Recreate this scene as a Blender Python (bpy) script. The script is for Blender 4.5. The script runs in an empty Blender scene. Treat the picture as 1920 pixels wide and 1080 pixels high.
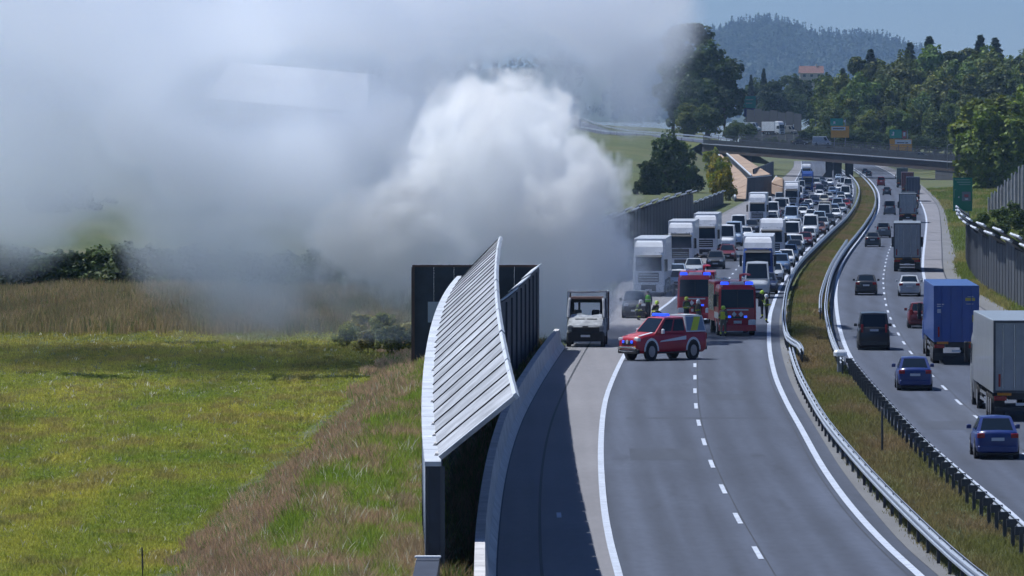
import bpy, bmesh, math, random
import numpy as np
from mathutils import Vector, Matrix

R = math.radians
rng = random.Random(7)
nrg = np.random.default_rng(11)
scene = bpy.context.scene
COL = scene.collection

# ------------------------------------------------------------------ camera
F, CAMZ, HZ = 10000.0, 13.2, 247.0          # focal length in photo pixels, camera height, horizon row
PITCH = math.atan((540 - HZ) / F)
cam_data = bpy.data.cameras.new('camera')
cam = bpy.data.objects.new('camera', cam_data)
COL.objects.link(cam)
cam.location = (0, 0, CAMZ)
cam.rotation_euler = (R(90) - PITCH, 0, 0)
cam_data.sensor_width = 36.0
cam_data.lens = F / 1920 * 36.0
cam_data.clip_start = 1.0
cam_data.clip_end = 40000.0
scene.camera = cam

# ------------------------------------------------------------------ sky, sun, exposure
SUN_DIR = Vector((-0.46, 0.26, 1.0)).normalized()      # towards the sun
sun_el = math.asin(SUN_DIR.z)
sun_az = math.atan2(SUN_DIR.x, SUN_DIR.y)               # from +Y towards +X
world = bpy.data.worlds.new('World')
scene.world = world
world.use_nodes = True
wn = world.node_tree.nodes
sky = wn.new('ShaderNodeTexSky')
sky.sky_type = 'NISHITA'
sky.sun_disc = False
sky.sun_elevation = sun_el
sky.sun_rotation = sun_az
sky.air_density = 1.0
sky.dust_density = 0.0
sky.ozone_density = 1.0
sky.altitude = 0
tintn = wn.new('ShaderNodeVectorMath'); tintn.operation = 'MULTIPLY'
tintn.inputs[1].default_value = (0.58, 0.77, 1.20)        # the photograph's cool white balance
world.node_tree.links.new(sky.outputs['Color'], tintn.inputs[0])
world.node_tree.links.new(tintn.outputs['Vector'], wn['Background'].inputs['Color'])
wn['Background'].inputs['Strength'].default_value = 0.06

sun_data = bpy.data.lights.new('sun', 'SUN')
sun_data.energy = 5.0
sun_data.angle = R(0.55)
sun_data.color = (0.94, 0.97, 1.0)
sun = bpy.data.objects.new('sun', sun_data)
COL.objects.link(sun)
sun.rotation_euler = SUN_DIR.to_track_quat('Z', 'Y').to_euler()
sun.location = (0, 0, 300)

vs = scene.view_settings
vs.view_transform = 'Standard'
vs.look = 'None'
vs.gamma = 1.0
vs.exposure = 0.12
vs.use_curve_mapping = False
cy = scene.cycles
cy.use_denoising = True
cy.use_adaptive_sampling = True
cy.adaptive_threshold = 0.1
cy.max_bounces = 24
cy.diffuse_bounces = 2
cy.glossy_bounces = 2
cy.transmission_bounces = 2
cy.volume_bounces = 24
cy.transparent_max_bounces = 6
cy.volume_step_rate = 2.5
cy.volume_max_steps = 256
cy.sample_clamp_indirect = 4.0

# ------------------------------------------------------------------ helpers: places
CP, SP = math.cos(PITCH), math.sin(PITCH)
def ray(px, py):
    u, v = (px - 960) / F, -(py - 540) / F
    return Vector((u, CP + v * SP, -SP + v * CP))
def at(px, py, z=0.0):
    """the point at height z that shows at photo pixel px, py"""
    r = ray(px, py)
    t = (z - CAMZ) / r.z
    return Vector((r.x * t, r.y * t, z))
def at_d(px, py, d):
    """the point at distance d (along +Y) that shows at photo pixel px, py"""
    r = ray(px, py)
    t = d / r.y
    return Vector((r.x * t, d, CAMZ + r.z * t))
def row_dist(py, z=0.0):
    return at(960, py, z).y
ZS = 1.15                                     # everything upright in this place is a little taller than wide
def sstep(a, b, x):
    t = np.clip((np.asarray(x, float) - a) / (b - a), 0, 1)
    return t * t * (3 - 2 * t)

# ------------------------------------------------------------------ helpers: objects
def tag(o, label=None, cat=None, group=None, kind=None):
    if label: o['label'] = label
    if cat: o['category'] = cat
    if group: o['group'] = group
    if kind: o['kind'] = kind
    return o
def link(name, data, parent=None, mats=None):
    o = bpy.data.objects.new(name, data)
    COL.objects.link(o)
    if parent is not None: o.parent = parent
    if mats is not None and data is not None:
        data.materials.clear()
        for m in (mats if isinstance(mats, (list, tuple)) else [mats]): data.materials.append(m)
    return o
def empty(name, loc=(0, 0, 0), rz=0.0, sc=(1, 1, 1)):
    o = bpy.data.objects.new(name, None)
    COL.objects.link(o)
    o.location = loc; o.rotation_euler = (0, 0, rz); o.scale = sc
    o.empty_display_size = 0.5
    return o
def pydata(name, v, f, smooth=False):
    me = bpy.data.meshes.new(name)
    me.from_pydata([tuple(p) for p in v], [], f)
    me.update()
    if smooth: me.polygons.foreach_set('use_smooth', [True] * len(me.polygons))
    return me
def np_mesh(name, verts, quads=None, tris=None, cols=None, smooth=False):
    """fast mesh from numpy arrays; cols: one colour a face (rgb)"""
    me = bpy.data.meshes.new(name)
    nq = 0 if quads is None else len(quads)
    nt = 0 if tris is None else len(tris)
    loops = np.concatenate(([np.asarray(quads).ravel()] if nq else []) + ([np.asarray(tris).ravel()] if nt else [])).astype(np.int32)
    sizes = np.concatenate([np.full(nq, 4), np.full(nt, 3)]).astype(np.int32)
    starts = np.concatenate([[0], np.cumsum(sizes)[:-1]]).astype(np.int32)
    me.vertices.add(len(verts)); me.vertices.foreach_set('co', np.asarray(verts, np.float32).ravel())
    me.loops.add(len(loops)); me.loops.foreach_set('vertex_index', loops)
    me.polygons.add(nq + nt); me.polygons.foreach_set('loop_start', starts); me.polygons.foreach_set('loop_total', sizes)
    if smooth: me.polygons.foreach_set('use_smooth', np.ones(nq + nt, bool))
    me.update(calc_edges=True)
    if cols is not None:
        a = me.color_attributes.new('tint', 'FLOAT_COLOR', 'CORNER')
        c = np.ones((len(loops), 4), np.float32)
        c[:, :3] = np.repeat(np.asarray(cols, np.float32), sizes, axis=0)
        a.data.foreach_set('color', c.ravel())
    return me

class MB:
    """collects shapes; build() makes ONE mesh"""
    def __init__(self): self.v = []; self.f = []
    def add(self, v, f):
        b = len(self.v); self.v += [tuple(p) for p in v]; self.f += [tuple(i + b for i in q) for q in f]; return self
    def quad(self, a, b, c, d): return self.add([a, b, c, d], [(0, 1, 2, 3)])
    def box(self, x0, x1, y0, y1, z0, z1):
        v = [(x, y, z) for z in (z0, z1) for y in (y0, y1) for x in (x0, x1)]
        return self.add(v, [(0, 2, 3, 1), (4, 5, 7, 6), (0, 1, 5, 4), (2, 6, 7, 3), (0, 4, 6, 2), (1, 3, 7, 5)])
    def cbox(self, x0, x1, y0, y1, z0, z1, b=0.05):
        """a box with chamfered upright and top edges"""
        def ring(i, z):
            return [(x0 + i + b, y0 + i, z), (x1 - i - b, y0 + i, z), (x1 - i, y0 + i + b, z), (x1 - i, y1 - i - b, z),
                    (x1 - i - b, y1 - i, z), (x0 + i + b, y1 - i, z), (x0 + i, y1 - i - b, z), (x0 + i, y0 + i + b, z)]
        return self.rings([ring(0, z0), ring(0, z1 - b), ring(b * .7, z1)])
    def rings(self, rs, cap=True):
        n = len(rs[0]); v = [p for r in rs for p in r]; f = []
        for k in range(len(rs) - 1):
            for i in range(n):
                j = (i + 1) % n
                f.append((k * n + i, k * n + j, (k + 1) * n + j, (k + 1) * n + i))
        if cap:
            f.append(tuple(range(n - 1, -1, -1))); f.append(tuple(range((len(rs) - 1) * n, len(rs) * n)))
        return self.add(v, f)
    def cyl(self, c, axis, r, h, n=14, r2=None):
        """centre c, axis 'x','y','z', length h"""
        r2 = r if r2 is None else r2
        rs = []
        for s, rr in ((-.5, r), (.5, r2)):
            ring = []
            for i in range(n):
                a = 2 * math.pi * i / n
                p, q, t = rr * math.cos(a), rr * math.sin(a), s * h
                o = (t, p, q) if axis == 'x' else (q, t, p) if axis == 'y' else (p, q, t)
                ring.append((c[0] + o[0], c[1] + o[1], c[2] + o[2]))
            rs.append(ring)
        return self.rings(rs)
    def tube(self, pts, r, n=8):
        """a tube along points; r a number or one a point"""
        pts = [Vector(p) for p in pts]; rs = []
        for i, p in enumerate(pts):
            t = (pts[min(i + 1, len(pts) - 1)] - pts[max(i - 1, 0)]).normalized()
            u = t.cross(Vector((0, 0, 1)))
            if u.length < 1e-3: u = t.cross(Vector((1, 0, 0)))
            u.normalize(); w = t.cross(u)
            rr = r[i] if isinstance(r, (list, tuple)) else r
            rs.append([tuple(p + (u * math.cos(2 * math.pi * k / n) + w * math.sin(2 * math.pi * k / n)) * rr) for k in range(n)])
        return self.rings(rs)
    def sphere(self, c, r, n=10, m=6, sz=1.0):
        rs = []
        for j in range(1, m):
            ph = math.pi * j / m
            rs.append([(c[0] + r * math.sin(ph) * math.cos(2 * math.pi * i / n), c[1] + r * math.sin(ph) * math.sin(2 * math.pi * i / n),
                        c[2] - r * sz * math.cos(ph)) for i in range(n)])
        return self.rings(rs)
    def slab(self, quad, th):
        """a plate: quad (4 points, outward by normal) with thickness th outward"""
        q = [Vector(p) for p in quad]
        nrm = (q[1] - q[0]).cross(q[3] - q[0]).normalized() * th
        v = q + [p + nrm for p in q]
        return self.add(v, [(3, 2, 1, 0), (4, 5, 6, 7), (0, 1, 5, 4), (1, 2, 6, 5), (2, 3, 7, 6), (3, 0, 4, 7)])
    def mesh(self, name, smooth=False): return pydata(name, self.v, self.f, smooth)
    def build(self, name, m, parent=None, smooth=False): return link(name, self.mesh(name, smooth), parent, m)

# ------------------------------------------------------------------ helpers: materials
MATS = {}
def mat(name, col, rough=0.6, metal=0.0, var=0.0, scale=1.0, coat=0.0, bump=0.0, spec=0.5, emit=None, estr=0.0, attr=None, trans=0.0):
    """procedural Principled material: var = light/dark mottling, bump = fine relief"""
    if name in MATS: return MATS[name]
    m = bpy.data.materials.new(name); m.use_nodes = True
    nt = m.node_tree; n = nt.nodes; L = nt.links
    b = n['Principled BSDF']
    b.inputs['Base Color'].default_value = (*col, 1)
    b.inputs['Roughness'].default_value = rough
    b.inputs['Metallic'].default_value = metal
    b.inputs['Specular IOR Level'].default_value = spec
    b.inputs['Coat Weight'].default_value = coat
    b.inputs['Coat Roughness'].default_value = 0.08
    if emit: b.inputs['Emission Color'].default_value = (*emit, 1); b.inputs['Emission Strength'].default_value = estr
    src = None
    if attr:
        a = n.new('ShaderNodeAttribute'); a.attribute_name = attr; src = a.outputs['Color']
        L.new(src, b.inputs['Base Color'])
    if var or bump:
        tc = n.new('ShaderNodeTexCoord')
        nz = n.new('ShaderNodeTexNoise'); nz.inputs['Scale'].default_value = scale; nz.inputs['Detail'].default_value = 4
        nz.inputs['Roughness'].default_value = 0.65
        L.new(tc.outputs['Object'], nz.inputs['Vector'])
        if var:
            mr = n.new('ShaderNodeMapRange'); mr.inputs['From Min'].default_value = .3; mr.inputs['From Max'].default_value = .7
            mr.inputs['To Min'].default_value = 1 - var; mr.inputs['To Max'].default_value = 1 + var
            L.new(nz.outputs['Fac'], mr.inputs['Value'])
            mx = n.new('ShaderNodeVectorMath'); mx.operation = 'MULTIPLY'
            if src: L.new(src, mx.inputs[0])
            else: mx.inputs[0].default_value = col
            L.new(mr.outputs['Result'], mx.inputs[1])
            L.new(mx.outputs['Vector'], b.inputs['Base Color'])
        if bump:
            bp = n.new('ShaderNodeBump'); bp.inputs['Strength'].default_value = bump; bp.inputs['Distance'].default_value = 0.05
            L.new(nz.outputs['Fac'], bp.inputs['Height']); L.new(bp.outputs['Normal'], b.inputs['Normal'])
    MATS[name] = m
    return m
# ================================================================== materials of the setting
def streaky(name, col, var, sx, sy, rough=0.85, var2=0.1, speck=0.0, wear=False):
    """asphalt / concrete: long streaks along the road, blotches and grit"""
    m = mat(name, col, rough)
    nt = m.node_tree; n = nt.nodes; L = nt.links; b = n['Principled BSDF']
    tc = n.new('ShaderNodeTexCoord')
    def nz(scale, vec, det=3):
        mp = n.new('ShaderNodeMapping'); mp.inputs['Scale'].default_value = vec
        L.new(tc.outputs['Object'], mp.inputs['Vector'])
        t = n.new('ShaderNodeTexNoise'); t.inputs['Scale'].default_value = scale; t.inputs['Detail'].default_value = det
        L.new(mp.outputs['Vector'], t.inputs['Vector']); return t.outputs['Fac']
    def rg(v, a, k):
        r = n.new('ShaderNodeMapRange'); r.inputs['From Min'].default_value = .3; r.inputs['From Max'].default_value = .7
        r.inputs['To Min'].default_value = 1 - k; r.inputs['To Max'].default_value = 1 + k
        L.new(v, r.inputs['Value']); return r.outputs['Result']
    def mul(a, c):
        x = n.new('ShaderNodeVectorMath'); x.operation = 'MULTIPLY'
        if hasattr(a, 'is_output'): L.new(a, x.inputs[0])
        else: x.inputs[0].default_value = a
        L.new(c, x.inputs[1]); return x.outputs['Vector']
    c = mul(col, rg(nz(1.0, (sx, sy, 1)), 0, var))
    c = mul(c, rg(nz(0.12, (1, .5, 1), 5), 0, var2))
    g = nz(3.0, (1, .35, 1), 6)
    c = mul(c, rg(g, 0, 0.06 + speck))
    if wear:
        a = n.new('ShaderNodeAttribute'); a.attribute_name = 'across'
        def ma(op, p, q=None):
            x = n.new('ShaderNodeMath'); x.operation = op
            for i, s_ in enumerate((p, q)):
                if s_ is None: continue
                if hasattr(s_, 'is_output'): L.new(s_, x.inputs[i])
                else: x.inputs[i].default_value = s_
            return x.outputs[0]
        tr = ma('COSINE', ma('MULTIPLY', a.outputs['Fac'], 2 * math.pi / 1.8))
        amt = ma('MULTIPLY', nz(.6, (.5, .02, 1), 2), 0.36)
        c = mul(c, ma('MULTIPLY_ADD', tr, amt) if False else ma('ADD', ma('MULTIPLY', tr, amt), 1.0))
        # oil drip line in the middle of each lane, scattered stains
        oil = ma('POWER', ma('ABSOLUTE', ma('SINE', ma('MULTIPLY', a.outputs['Fac'], math.pi / 3.6))), 40.0)
        c = mul(c, ma('SUBTRACT', 1.0, ma('MULTIPLY', oil, ma('MULTIPLY', nz(.5, (1, .08, 1), 3), .35))))
        st = n.new('ShaderNodeMapRange'); st.inputs['From Min'].default_value = .62; st.inputs['From Max'].default_value = .72; st.inputs['To Min'].default_value = 1.0; st.inputs['To Max'].default_value = .70
        L.new(nz(.55, (1, .12, 1), 4), st.inputs['Value']); c = mul(c, st.outputs['Result'])
    L.new(c, b.inputs['Base Color'])
    bp = n.new('ShaderNodeBump'); bp.inputs['Strength'].default_value = .25; bp.inputs['Distance'].default_value = .02
    L.new(g, bp.inputs['Height']); L.new(bp.outputs['Normal'], b.inputs['Normal'])
    return m
M_ASPH = streaky('asphalt', (0.055, 0.066, 0.094), 0.14, 1.3, 0.012, 0.8, .14, .05, True)
M_SHOULDER = streaky('shoulder_asphalt', (0.185, 0.180, 0.192), 0.08, 1.1, 0.015)
M_CONC = mat('concrete', (0.50, 0.485, 0.475), 0.85, var=0.25, scale=0.8, bump=.2)
M_GUTTER = streaky('gutter_concrete', (0.15, 0.15, 0.152), 0.12, .8, 0.05)
M_PAINT = mat('road_paint', (0.46, 0.50, 0.58), 0.6, var=0.22, scale=1.6)
M_STEEL = mat('galvanised_steel', (0.40, 0.44, 0.50), 0.45, metal=0.35, var=0.12, scale=2.0)
M_STEELD = mat('weathered_steel', (0.06, 0.065, 0.075), 0.6, metal=0.2, var=0.2, scale=3.0)
M_SEAM_SHADE = mat('bitumen_seam_shade', (0.03, 0.033, 0.04), 0.7)  # bitumen seams and cracks, also the painted shadow line
M_SOIL = mat('verge_soil', (0.105, 0.10, 0.065), 0.95, var=0.45, scale=0.35, bump=.3)

# ================================================================== lines of the road, read as pixel rows, turned into places on the ground
def pchip(xs, ys):
    xs, ys = np.array(xs, float), np.array(ys, float)
    h = np.diff(xs); dl = np.diff(ys) / h
    m = np.zeros_like(xs)
    for i in range(1, len(xs) - 1):
        if dl[i - 1] * dl[i] > 0:
            w1, w2 = 2 * h[i] + h[i - 1], h[i] + 2 * h[i - 1]
            m[i] = (w1 + w2) / (w1 / dl[i - 1] + w2 / dl[i])
        else: m[i] = 0.0
    # gentler than monotone: average of neighbours keeps bends round
    for i in range(1, len(xs) - 1): m[i] = .5 * m[i] + .5 * (h[i - 1] * dl[i] + h[i] * dl[i - 1]) / (h[i - 1] + h[i])
    m[0], m[-1] = dl[0], dl[-1]
    def f(x):
        x = float(x)
        if x <= xs[0]: return ys[0] + m[0] * (x - xs[0])
        if x >= xs[-1]: return ys[-1] + m[-1] * (x - xs[-1])
        i = int(np.searchsorted(xs, x) - 1); t = (x - xs[i]) / h[i]
        return ((2 * t ** 3 - 3 * t ** 2 + 1) * ys[i] + (t ** 3 - 2 * t ** 2 + t) * h[i] * m[i] + (-2 * t ** 3 + 3 * t ** 2) * ys[i + 1] + (t ** 3 - t ** 2) * h[i] * m[i + 1])
    return f
def line(*pts):
    pts = sorted((y, x) for x, y in pts)
    return pchip([p[0] for p in pts], [p[1] for p in pts])
LE = line((932, 1160), (930, 1080), (936, 980), (953, 870), (978, 791), (1009, 730), (1057, 655), (1098, 600), (1144, 550), (1200, 500), (1266, 450), (1316, 420), (1354, 400), (1392, 380), (1428, 360), (1458, 340), (1477, 325), (1488, 312), (1489, 302))
SL = line((1160, 1080), (1142, 1010), (1132, 950), (1127, 885), (1126, 850), (1128, 800), (1135, 750), (1147, 715), (1163, 680), (1186, 640), (1212, 605), (1235, 582), (1255, 567), (1300, 525), (1345, 485), (1385, 452), (1420, 420), (1443, 400), (1466, 375), (1484, 350), (1496, 330), (1503, 312), (1502, 302))
DL = line((1420, 1036), (1383, 972), (1356, 918), (1335, 872), (1320, 829), (1310, 793), (1305, 762), (1303, 733), (1303, 705), (1303, 682), (1307, 650), (1317, 612), (1335, 573), (1358, 535), (1385, 500), (1417, 465), (1447, 435), (1475, 408), (1500, 382), (1516, 357), (1524, 335), (1526, 312), (1522, 302))
RL = line((1725, 1080), (1660, 1020), (1600, 955), (1545, 880), (1500, 800), (1475, 755), (1452, 700), (1442, 640), (1443, 597), (1450, 570), (1462, 541), (1478, 513), (1500, 483), (1530, 452), (1560, 423), (1583, 396), (1597, 372), (1599, 351), (1591, 334), (1577, 321), (1557, 309), (1545, 302))
RE = line((1762, 1080), (1700, 1025), (1638, 955), (1580, 880), (1530, 800), (1503, 755), (1478, 700), (1464, 640), (1463, 597), (1469, 570), (1480, 541), (1495, 513), (1516, 483), (1544, 452), (1571, 423), (1592, 396), (1604, 372), (1605, 351), (1597, 334), (1582, 321), (1561, 309), (1549, 302))
RLL = line((1960, 1025), (1900, 968), (1800, 885), (1700, 797), (1640, 735), (1602, 683), (1585, 650), (1571, 600), (1567, 550), (1577, 500), (1601, 460), (1637, 413), (1648, 387), (1648, 366), (1639, 347), (1622, 330), (1605, 318), (1588, 308), (1576, 302))
RLE = line((1935, 1030), (1874, 968), (1774, 885), (1675, 797), (1619, 735), (1584, 683), (1569, 650), (1557, 600), (1555, 550), (1567, 500), (1593, 460), (1630, 413), (1643, 387), (1643, 366), (1635, 347), (1618, 330), (1601, 318), (1585, 308), (1573, 302))
RD = line((1990, 912), (1916, 848), (1834, 785), (1800, 757), (1774, 731), (1752, 709), (1714, 669), (1700, 651), (1681, 620), (1668, 593), (1661, 570), (1657, 542), (1656, 525), (1659, 502), (1664, 479), (1672, 458), (1684, 430), (1690, 405), (1687, 385), (1679, 363), (1666, 346), (1648, 330), (1630, 318), (1608, 307), (1596, 302))
RRL = line((2060, 848), (1980, 785), (1870, 698), (1801, 634), (1765, 590), (1743, 555), (1734, 528), (1730, 500), (1731, 478), (1735, 443), (1737, 414), (1732, 392), (1720, 370), (1701, 349), (1678, 330), (1654, 316), (1630, 306), (1620, 302))
RSE = line((2210, 848), (2060, 730), (1960, 660), (1890, 610), (1830, 570), (1788, 540), (1771, 515), (1766, 463), (1764, 422), (1759, 390), (1743, 367), (1721, 347), (1697, 330), (1670, 316), (1643, 306), (1632, 302))
RGE = line((2260, 848), (2105, 730), (2003, 660), (1930, 610), (1866, 570), (1817, 540), (1796, 515), (1786, 470), (1777, 430), (1767, 392), (1749, 367), (1726, 347), (1701, 330), (1673, 316), (1646, 306), (1635, 302))
def rowpx(Y):      # photo row of a ground point at distance Y
    return 540 + F * ((CAMZ * CP - Y * SP) / (Y * CP + CAMZ * SP))
def lx(f, Y):      # world X of a line at distance Y
    py = rowpx(Y); return at(f(py), py).x
def tangent(f, Y, h=3.0):
    return math.atan2(lx(f, Y + h) - lx(f, Y - h), 2 * h)   # angle from +Y towards +X
ROWS = np.concatenate([np.arange(1560, 700, -14), np.arange(700, 420, -6), np.arange(420, 301, -2)])
YS = np.array([row_dist(r) for r in ROWS])
def strip(name, fa, fb, z, m, oa=0.0, ob=0.0, y0=None, y1=None, parent=None, div=1, ys=None, ref=None):
    """a sheet between two road lines (offsets in metres)"""
    ys = YS if ys is None else ys
    if y0 is not None:
        ys = np.concatenate([[y0], ys[(ys > y0 + .01) & (ys < y1 - .01)], [y1]])
    v = []; f = []
    for Y in ys:
        a, b = lx(fa, Y) + oa, lx(fb, Y) + ob
        for k in range(div + 1): v.append((a + (b - a) * k / div, Y, z))
    w = div + 1
    for i in range(len(ys) - 1):
        for k in range(div): f.append((i * w + k, i * w + k + 1, (i + 1) * w + k + 1, (i + 1) * w + k))
    me = pydata(name, v, f)
    if ref is not None:
        at_ = me.attributes.new('across', 'FLOAT', 'POINT'); at_.data.foreach_set('value', [p[0] - lx(ref, p[1]) for p in v])
    return link(name, me, parent, m)

# ================================================================== terrain
def z_left(Y, t):
    fall = -2.0 * sstep(5.5, 12, t) * (1 - sstep(600, 1000, Y))
    hillside = 17.0 * sstep(560, 900, Y) * sstep(45, 75, t) * (1 - sstep(1000, 1400, Y))
    rise = hillside + 12.0 * sstep(1150, 1700, Y) * sstep(10, 42, t) + 5.0 * sstep(1900, 2600, Y) * sstep(20, 80, t)
    return float(fall + rise)
def z_right(Y, t):
    a = 1.2 * sstep(1.5, 7, t) * sstep(520, 650, Y) * (1 - sstep(1000, 1300, Y))
    b = 9.0 * sstep(1250, 1900, Y) * sstep(6, 45, t) + 26.0 * sstep(1500, 3000, Y) * sstep(20, 260, t)
    c = 3.0 * sstep(420, 700, Y) * sstep(12, 30, t)
    return float(a + b + c)
def terrain():
    ys = np.concatenate([[70, 90, 105, 120], YS[YS > 128], [2900, 3200, 3600, 4200]])
    tl = [1400, 700, 400, 250, 160, 110, 80, 60, 45, 35, 28, 22, 17, 14, 12, 10, 8.5, 7, 6, 5, 4, 3, 2, 1, .3]
    tr = [.3, 1, 1.5, 2.5, 4, 5.5, 7, 9, 12, 16, 20, 26, 33, 42, 55, 75, 100, 140, 200, 280, 400, 700, 1400]
    v = []; f = []
    for Y in ys:
        Yc = min(Y, 2350)
        xl, xr = lx(LE, Yc), lx(RGE, Yc)
        row = [(xl - t, Y, z_left(Y, t) - .02) for t in tl]
        row += [(xl + .5, Y, -.25), (lx(RE, Yc) - .3, Y, -.25), (lx(RE, Yc) + .05, Y, -.02), ((lx(RE, Yc) + lx(RLE, Yc)) / 2, Y, .05), (lx(RLE, Yc) - .05, Y, -.02), (lx(RLE, Yc) + .3, Y, -.25), (xr - .5, Y, -.25)]
        row += [(xr + t, Y, z_right(Y, t) - .02) for t in tr]
        v += row
    w = len(tl) + len(tr) + 7
    for i in range(len(ys) - 1):
        for k in range(w - 1): f.append((i * w + k, i * w + k + 1, (i + 1) * w + k + 1, (i + 1) * w + k))
    o = link('ground', pydata('ground', v, f, True), None, None)
    m = mat('meadow_ground', (0.09, 0.105, 0.035), 0.95)
    nt = m.node_tree; n = nt.nodes; L = nt.links
    tc = n.new('ShaderNodeTexCoord')
    def nz(s, d=4):
        t = n.new('ShaderNodeTexNoise'); t.inputs['Scale'].default_value = s; t.inputs['Detail'].default_value = d; t.inputs['Roughness'].default_value = .65
        L.new(tc.outputs['Object'], t.inputs['Vector']); return t.outputs['Fac']
    cr = n.new('ShaderNodeValToRGB'); L.new(nz(.07, 6), cr.inputs['Fac'])
    e = cr.color_ramp.elements; e[0].position = .35; e[0].color = (0.042, 0.064, 0.016, 1); e[1].position = .68; e[1].color = (0.11, 0.092, 0.042, 1)
    k = e.new(.5); k.color = (0.078, 0.094, 0.024, 1)
    mr = n.new('ShaderNodeMapRange'); mr.inputs['From Min'].default_value = .25; mr.inputs['From Max'].default_value = .75; mr.inputs['To Min'].default_value = .6; mr.inputs['To Max'].default_value = 1.4
    L.new(nz(1.8, 5), mr.inputs['Value'])
    mx = n.new('ShaderNodeVectorMath'); mx.operation = 'MULTIPLY'; L.new(cr.outputs['Color'], mx.inputs[0]); L.new(mr.outputs['Result'], mx.inputs[1])
    L.new(mx.outputs['Vector'], n['Principled BSDF'].inputs['Base Color'])
    o.data.materials.append(m)
    tag(o, kind='structure')
terrain()
def ground_z(x, Y):
    Yc = min(Y, 2350)
    xl, xr = lx(LE, Yc), lx(RGE, Yc)
    if x < xl: return z_left(Y, xl - x)
    if x > xr: return z_right(Y, x - xr)
    return 0.0

# ================================================================== roads
road = strip('road_blocked_side', LE, RE, 0.0, M_ASPH, -.05, 0, div=10, ref=DL); tag(road, kind='structure')
road2 = strip('road_open_side', RLE, RSE, 0.0, M_ASPH, 0, 0, div=10, ref=RD); tag(road2, kind='structure')
strip('hard_shoulder', LE, SL, 0.006, M_SHOULDER, 0.05, 0, parent=road)
strip('hard_shoulder', RRL, RSE, 0.006, M_SHOULDER, 0, 0, parent=road2)
gut = strip('gutter', RSE, RGE, 0.012, M_GUTTER, -.02, 0.2, parent=road2)
strip('seam', RSE, RSE, 0.018, M_SEAM_SHADE, -.06, .06, 300, 1500, parent=road2)
strip('seam', LE, LE, 0.012, M_SEAM_SHADE, 1.32, 1.42, 112, 400, parent=road)
strip('gutter', LE, LE, 0.008, M_GUTTER, 0.05, 0.75, 320, 1400, parent=road)
strip('edge_line', SL, SL, 0.014, M_PAINT, -.11, .13, parent=road)
strip('edge_line', RL, RL, 0.014, M_PAINT, -.13, .13, parent=road)
strip('edge_line', RLL, RLL, 0.014, M_PAINT, -.12, .14, parent=road2)
strip('edge_line', RRL, RRL, 0.014, M_PAINT, -.12, .14, parent=road2)
strip('verge', RE, RE, 0.02, M_GUTTER, -.05, .55, 112, 420, parent=road)
def dash(f, Y0, Ln, parent, w=.085):
    ys = np.linspace(Y0, Y0 + Ln, 4)
    return strip('lane_dash', f, f, 0.016, M_PAINT, -w, w, ys=ys, parent=parent)
Y = row_dist(1049)
Y -= 14.93 * 3
while Y < 640:
    dash(DL, Y, 5.0, road); Y += 14.93
Y = row_dist(790); Y -= 14.6 * 8
while Y < 1000:
    dash(RD, Y, 5.0, road2, .075); Y += 14.6
# the short paint mark on the shaded shoulder and a painted shadow line across the far lanes
p = at(1048, 966)
MB().box(p.x - .08, p.x + .08, p.y - 1.2, p.y + 1.2, .008, .012).build('paint_mark', M_PAINT, road)
def joint_shade_line(fa, fb, row, parent, oa=0, ob=0, h=.7):
    Y = row_dist(row); strip('joint_shade_line', fa, fb, .02, M_SEAM_SHADE, oa, ob, ys=np.array([Y - h, Y + h]), parent=parent)
joint_shade_line(RLL, RGE, 381, road2, 0, .4, 3.0)  # thin cast shadow across the lanes, painted as a dark strip
for r in (451, 487, 436): joint_shade_line(RRL, RSE, r, road2, .2, 0, .5)

# concrete wall along the near left edge (New Jersey profile)
def concrete_wall():
    root = empty('concrete_barrier', (lx(LE, 220), 220, 0))
    tag(root, 'grey concrete barrier curving along the shaded left edge of the road', 'barrier')
    sec = [(.0, 0), (-.05, .10), (-.22, .35), (-.32, 1.15), (-.62, 1.15), (-.66, 0)]
    Y0 = 112.0; ys = [Y0]
    while ys[-1] < row_dist(652): ys.append(min(ys[-1] + 6.0, row_dist(652)))
    for a, b in zip(ys[:-1], ys[1:]):
        rs = []
        for Y in np.linspace(a + .02, b - .02, 4):
            x = lx(LE, Y); rs.append([(x + dx - root.location.x, Y - root.location.y, dz) for dx, dz in sec])
        MB().rings(rs).build('wall_segment', M_CONC, root)
concrete_wall()

# ================================================================== guard rails
def rail_points(pix, z):
    """pixel polyline of a rail top -> smooth ground polyline"""
    pts = [at(x, y, z) for x, y in pix]
    out = []
    for i in range(len(pts) - 1):
        p0, p1, p2, p3 = pts[max(i - 1, 0)], pts[i], pts[i + 1], pts[min(i + 2, len(pts) - 1)]
        n = max(2, int((p2 - p1).length / 8))
        for k in range(n):
            t = k / n
            out.append(0.5 * ((2 * p1) + (p2 - p0) * t + (2 * p0 - 5 * p1 + 4 * p2 - p3) * t * t + (3 * p1 - p0 - 3 * p2 + p3) * t ** 3))
    out.append(pts[-1]); return [Vector((p.x, p.y, 0)) for p in out]
def along(pts, step):
    res = []; acc = 0.0; need = 0.0
    for a, b in zip(pts[:-1], pts[1:]):
        L = (b - a).length
        while need <= acc + L:
            t = (need - acc) / L; res.append((a.lerp(b, t), (b - a).normalized())); need += step
        acc += L
    return res
WB = [(0, .0), (.045, .03), (.05, .10), (.005, .15), (.005, .17), (.05, .22), (.045, .29), (0, .32), (-.012, .32), (.03, .22), (-.01, .16), (.03, .10), (-.012, 0)]
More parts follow.
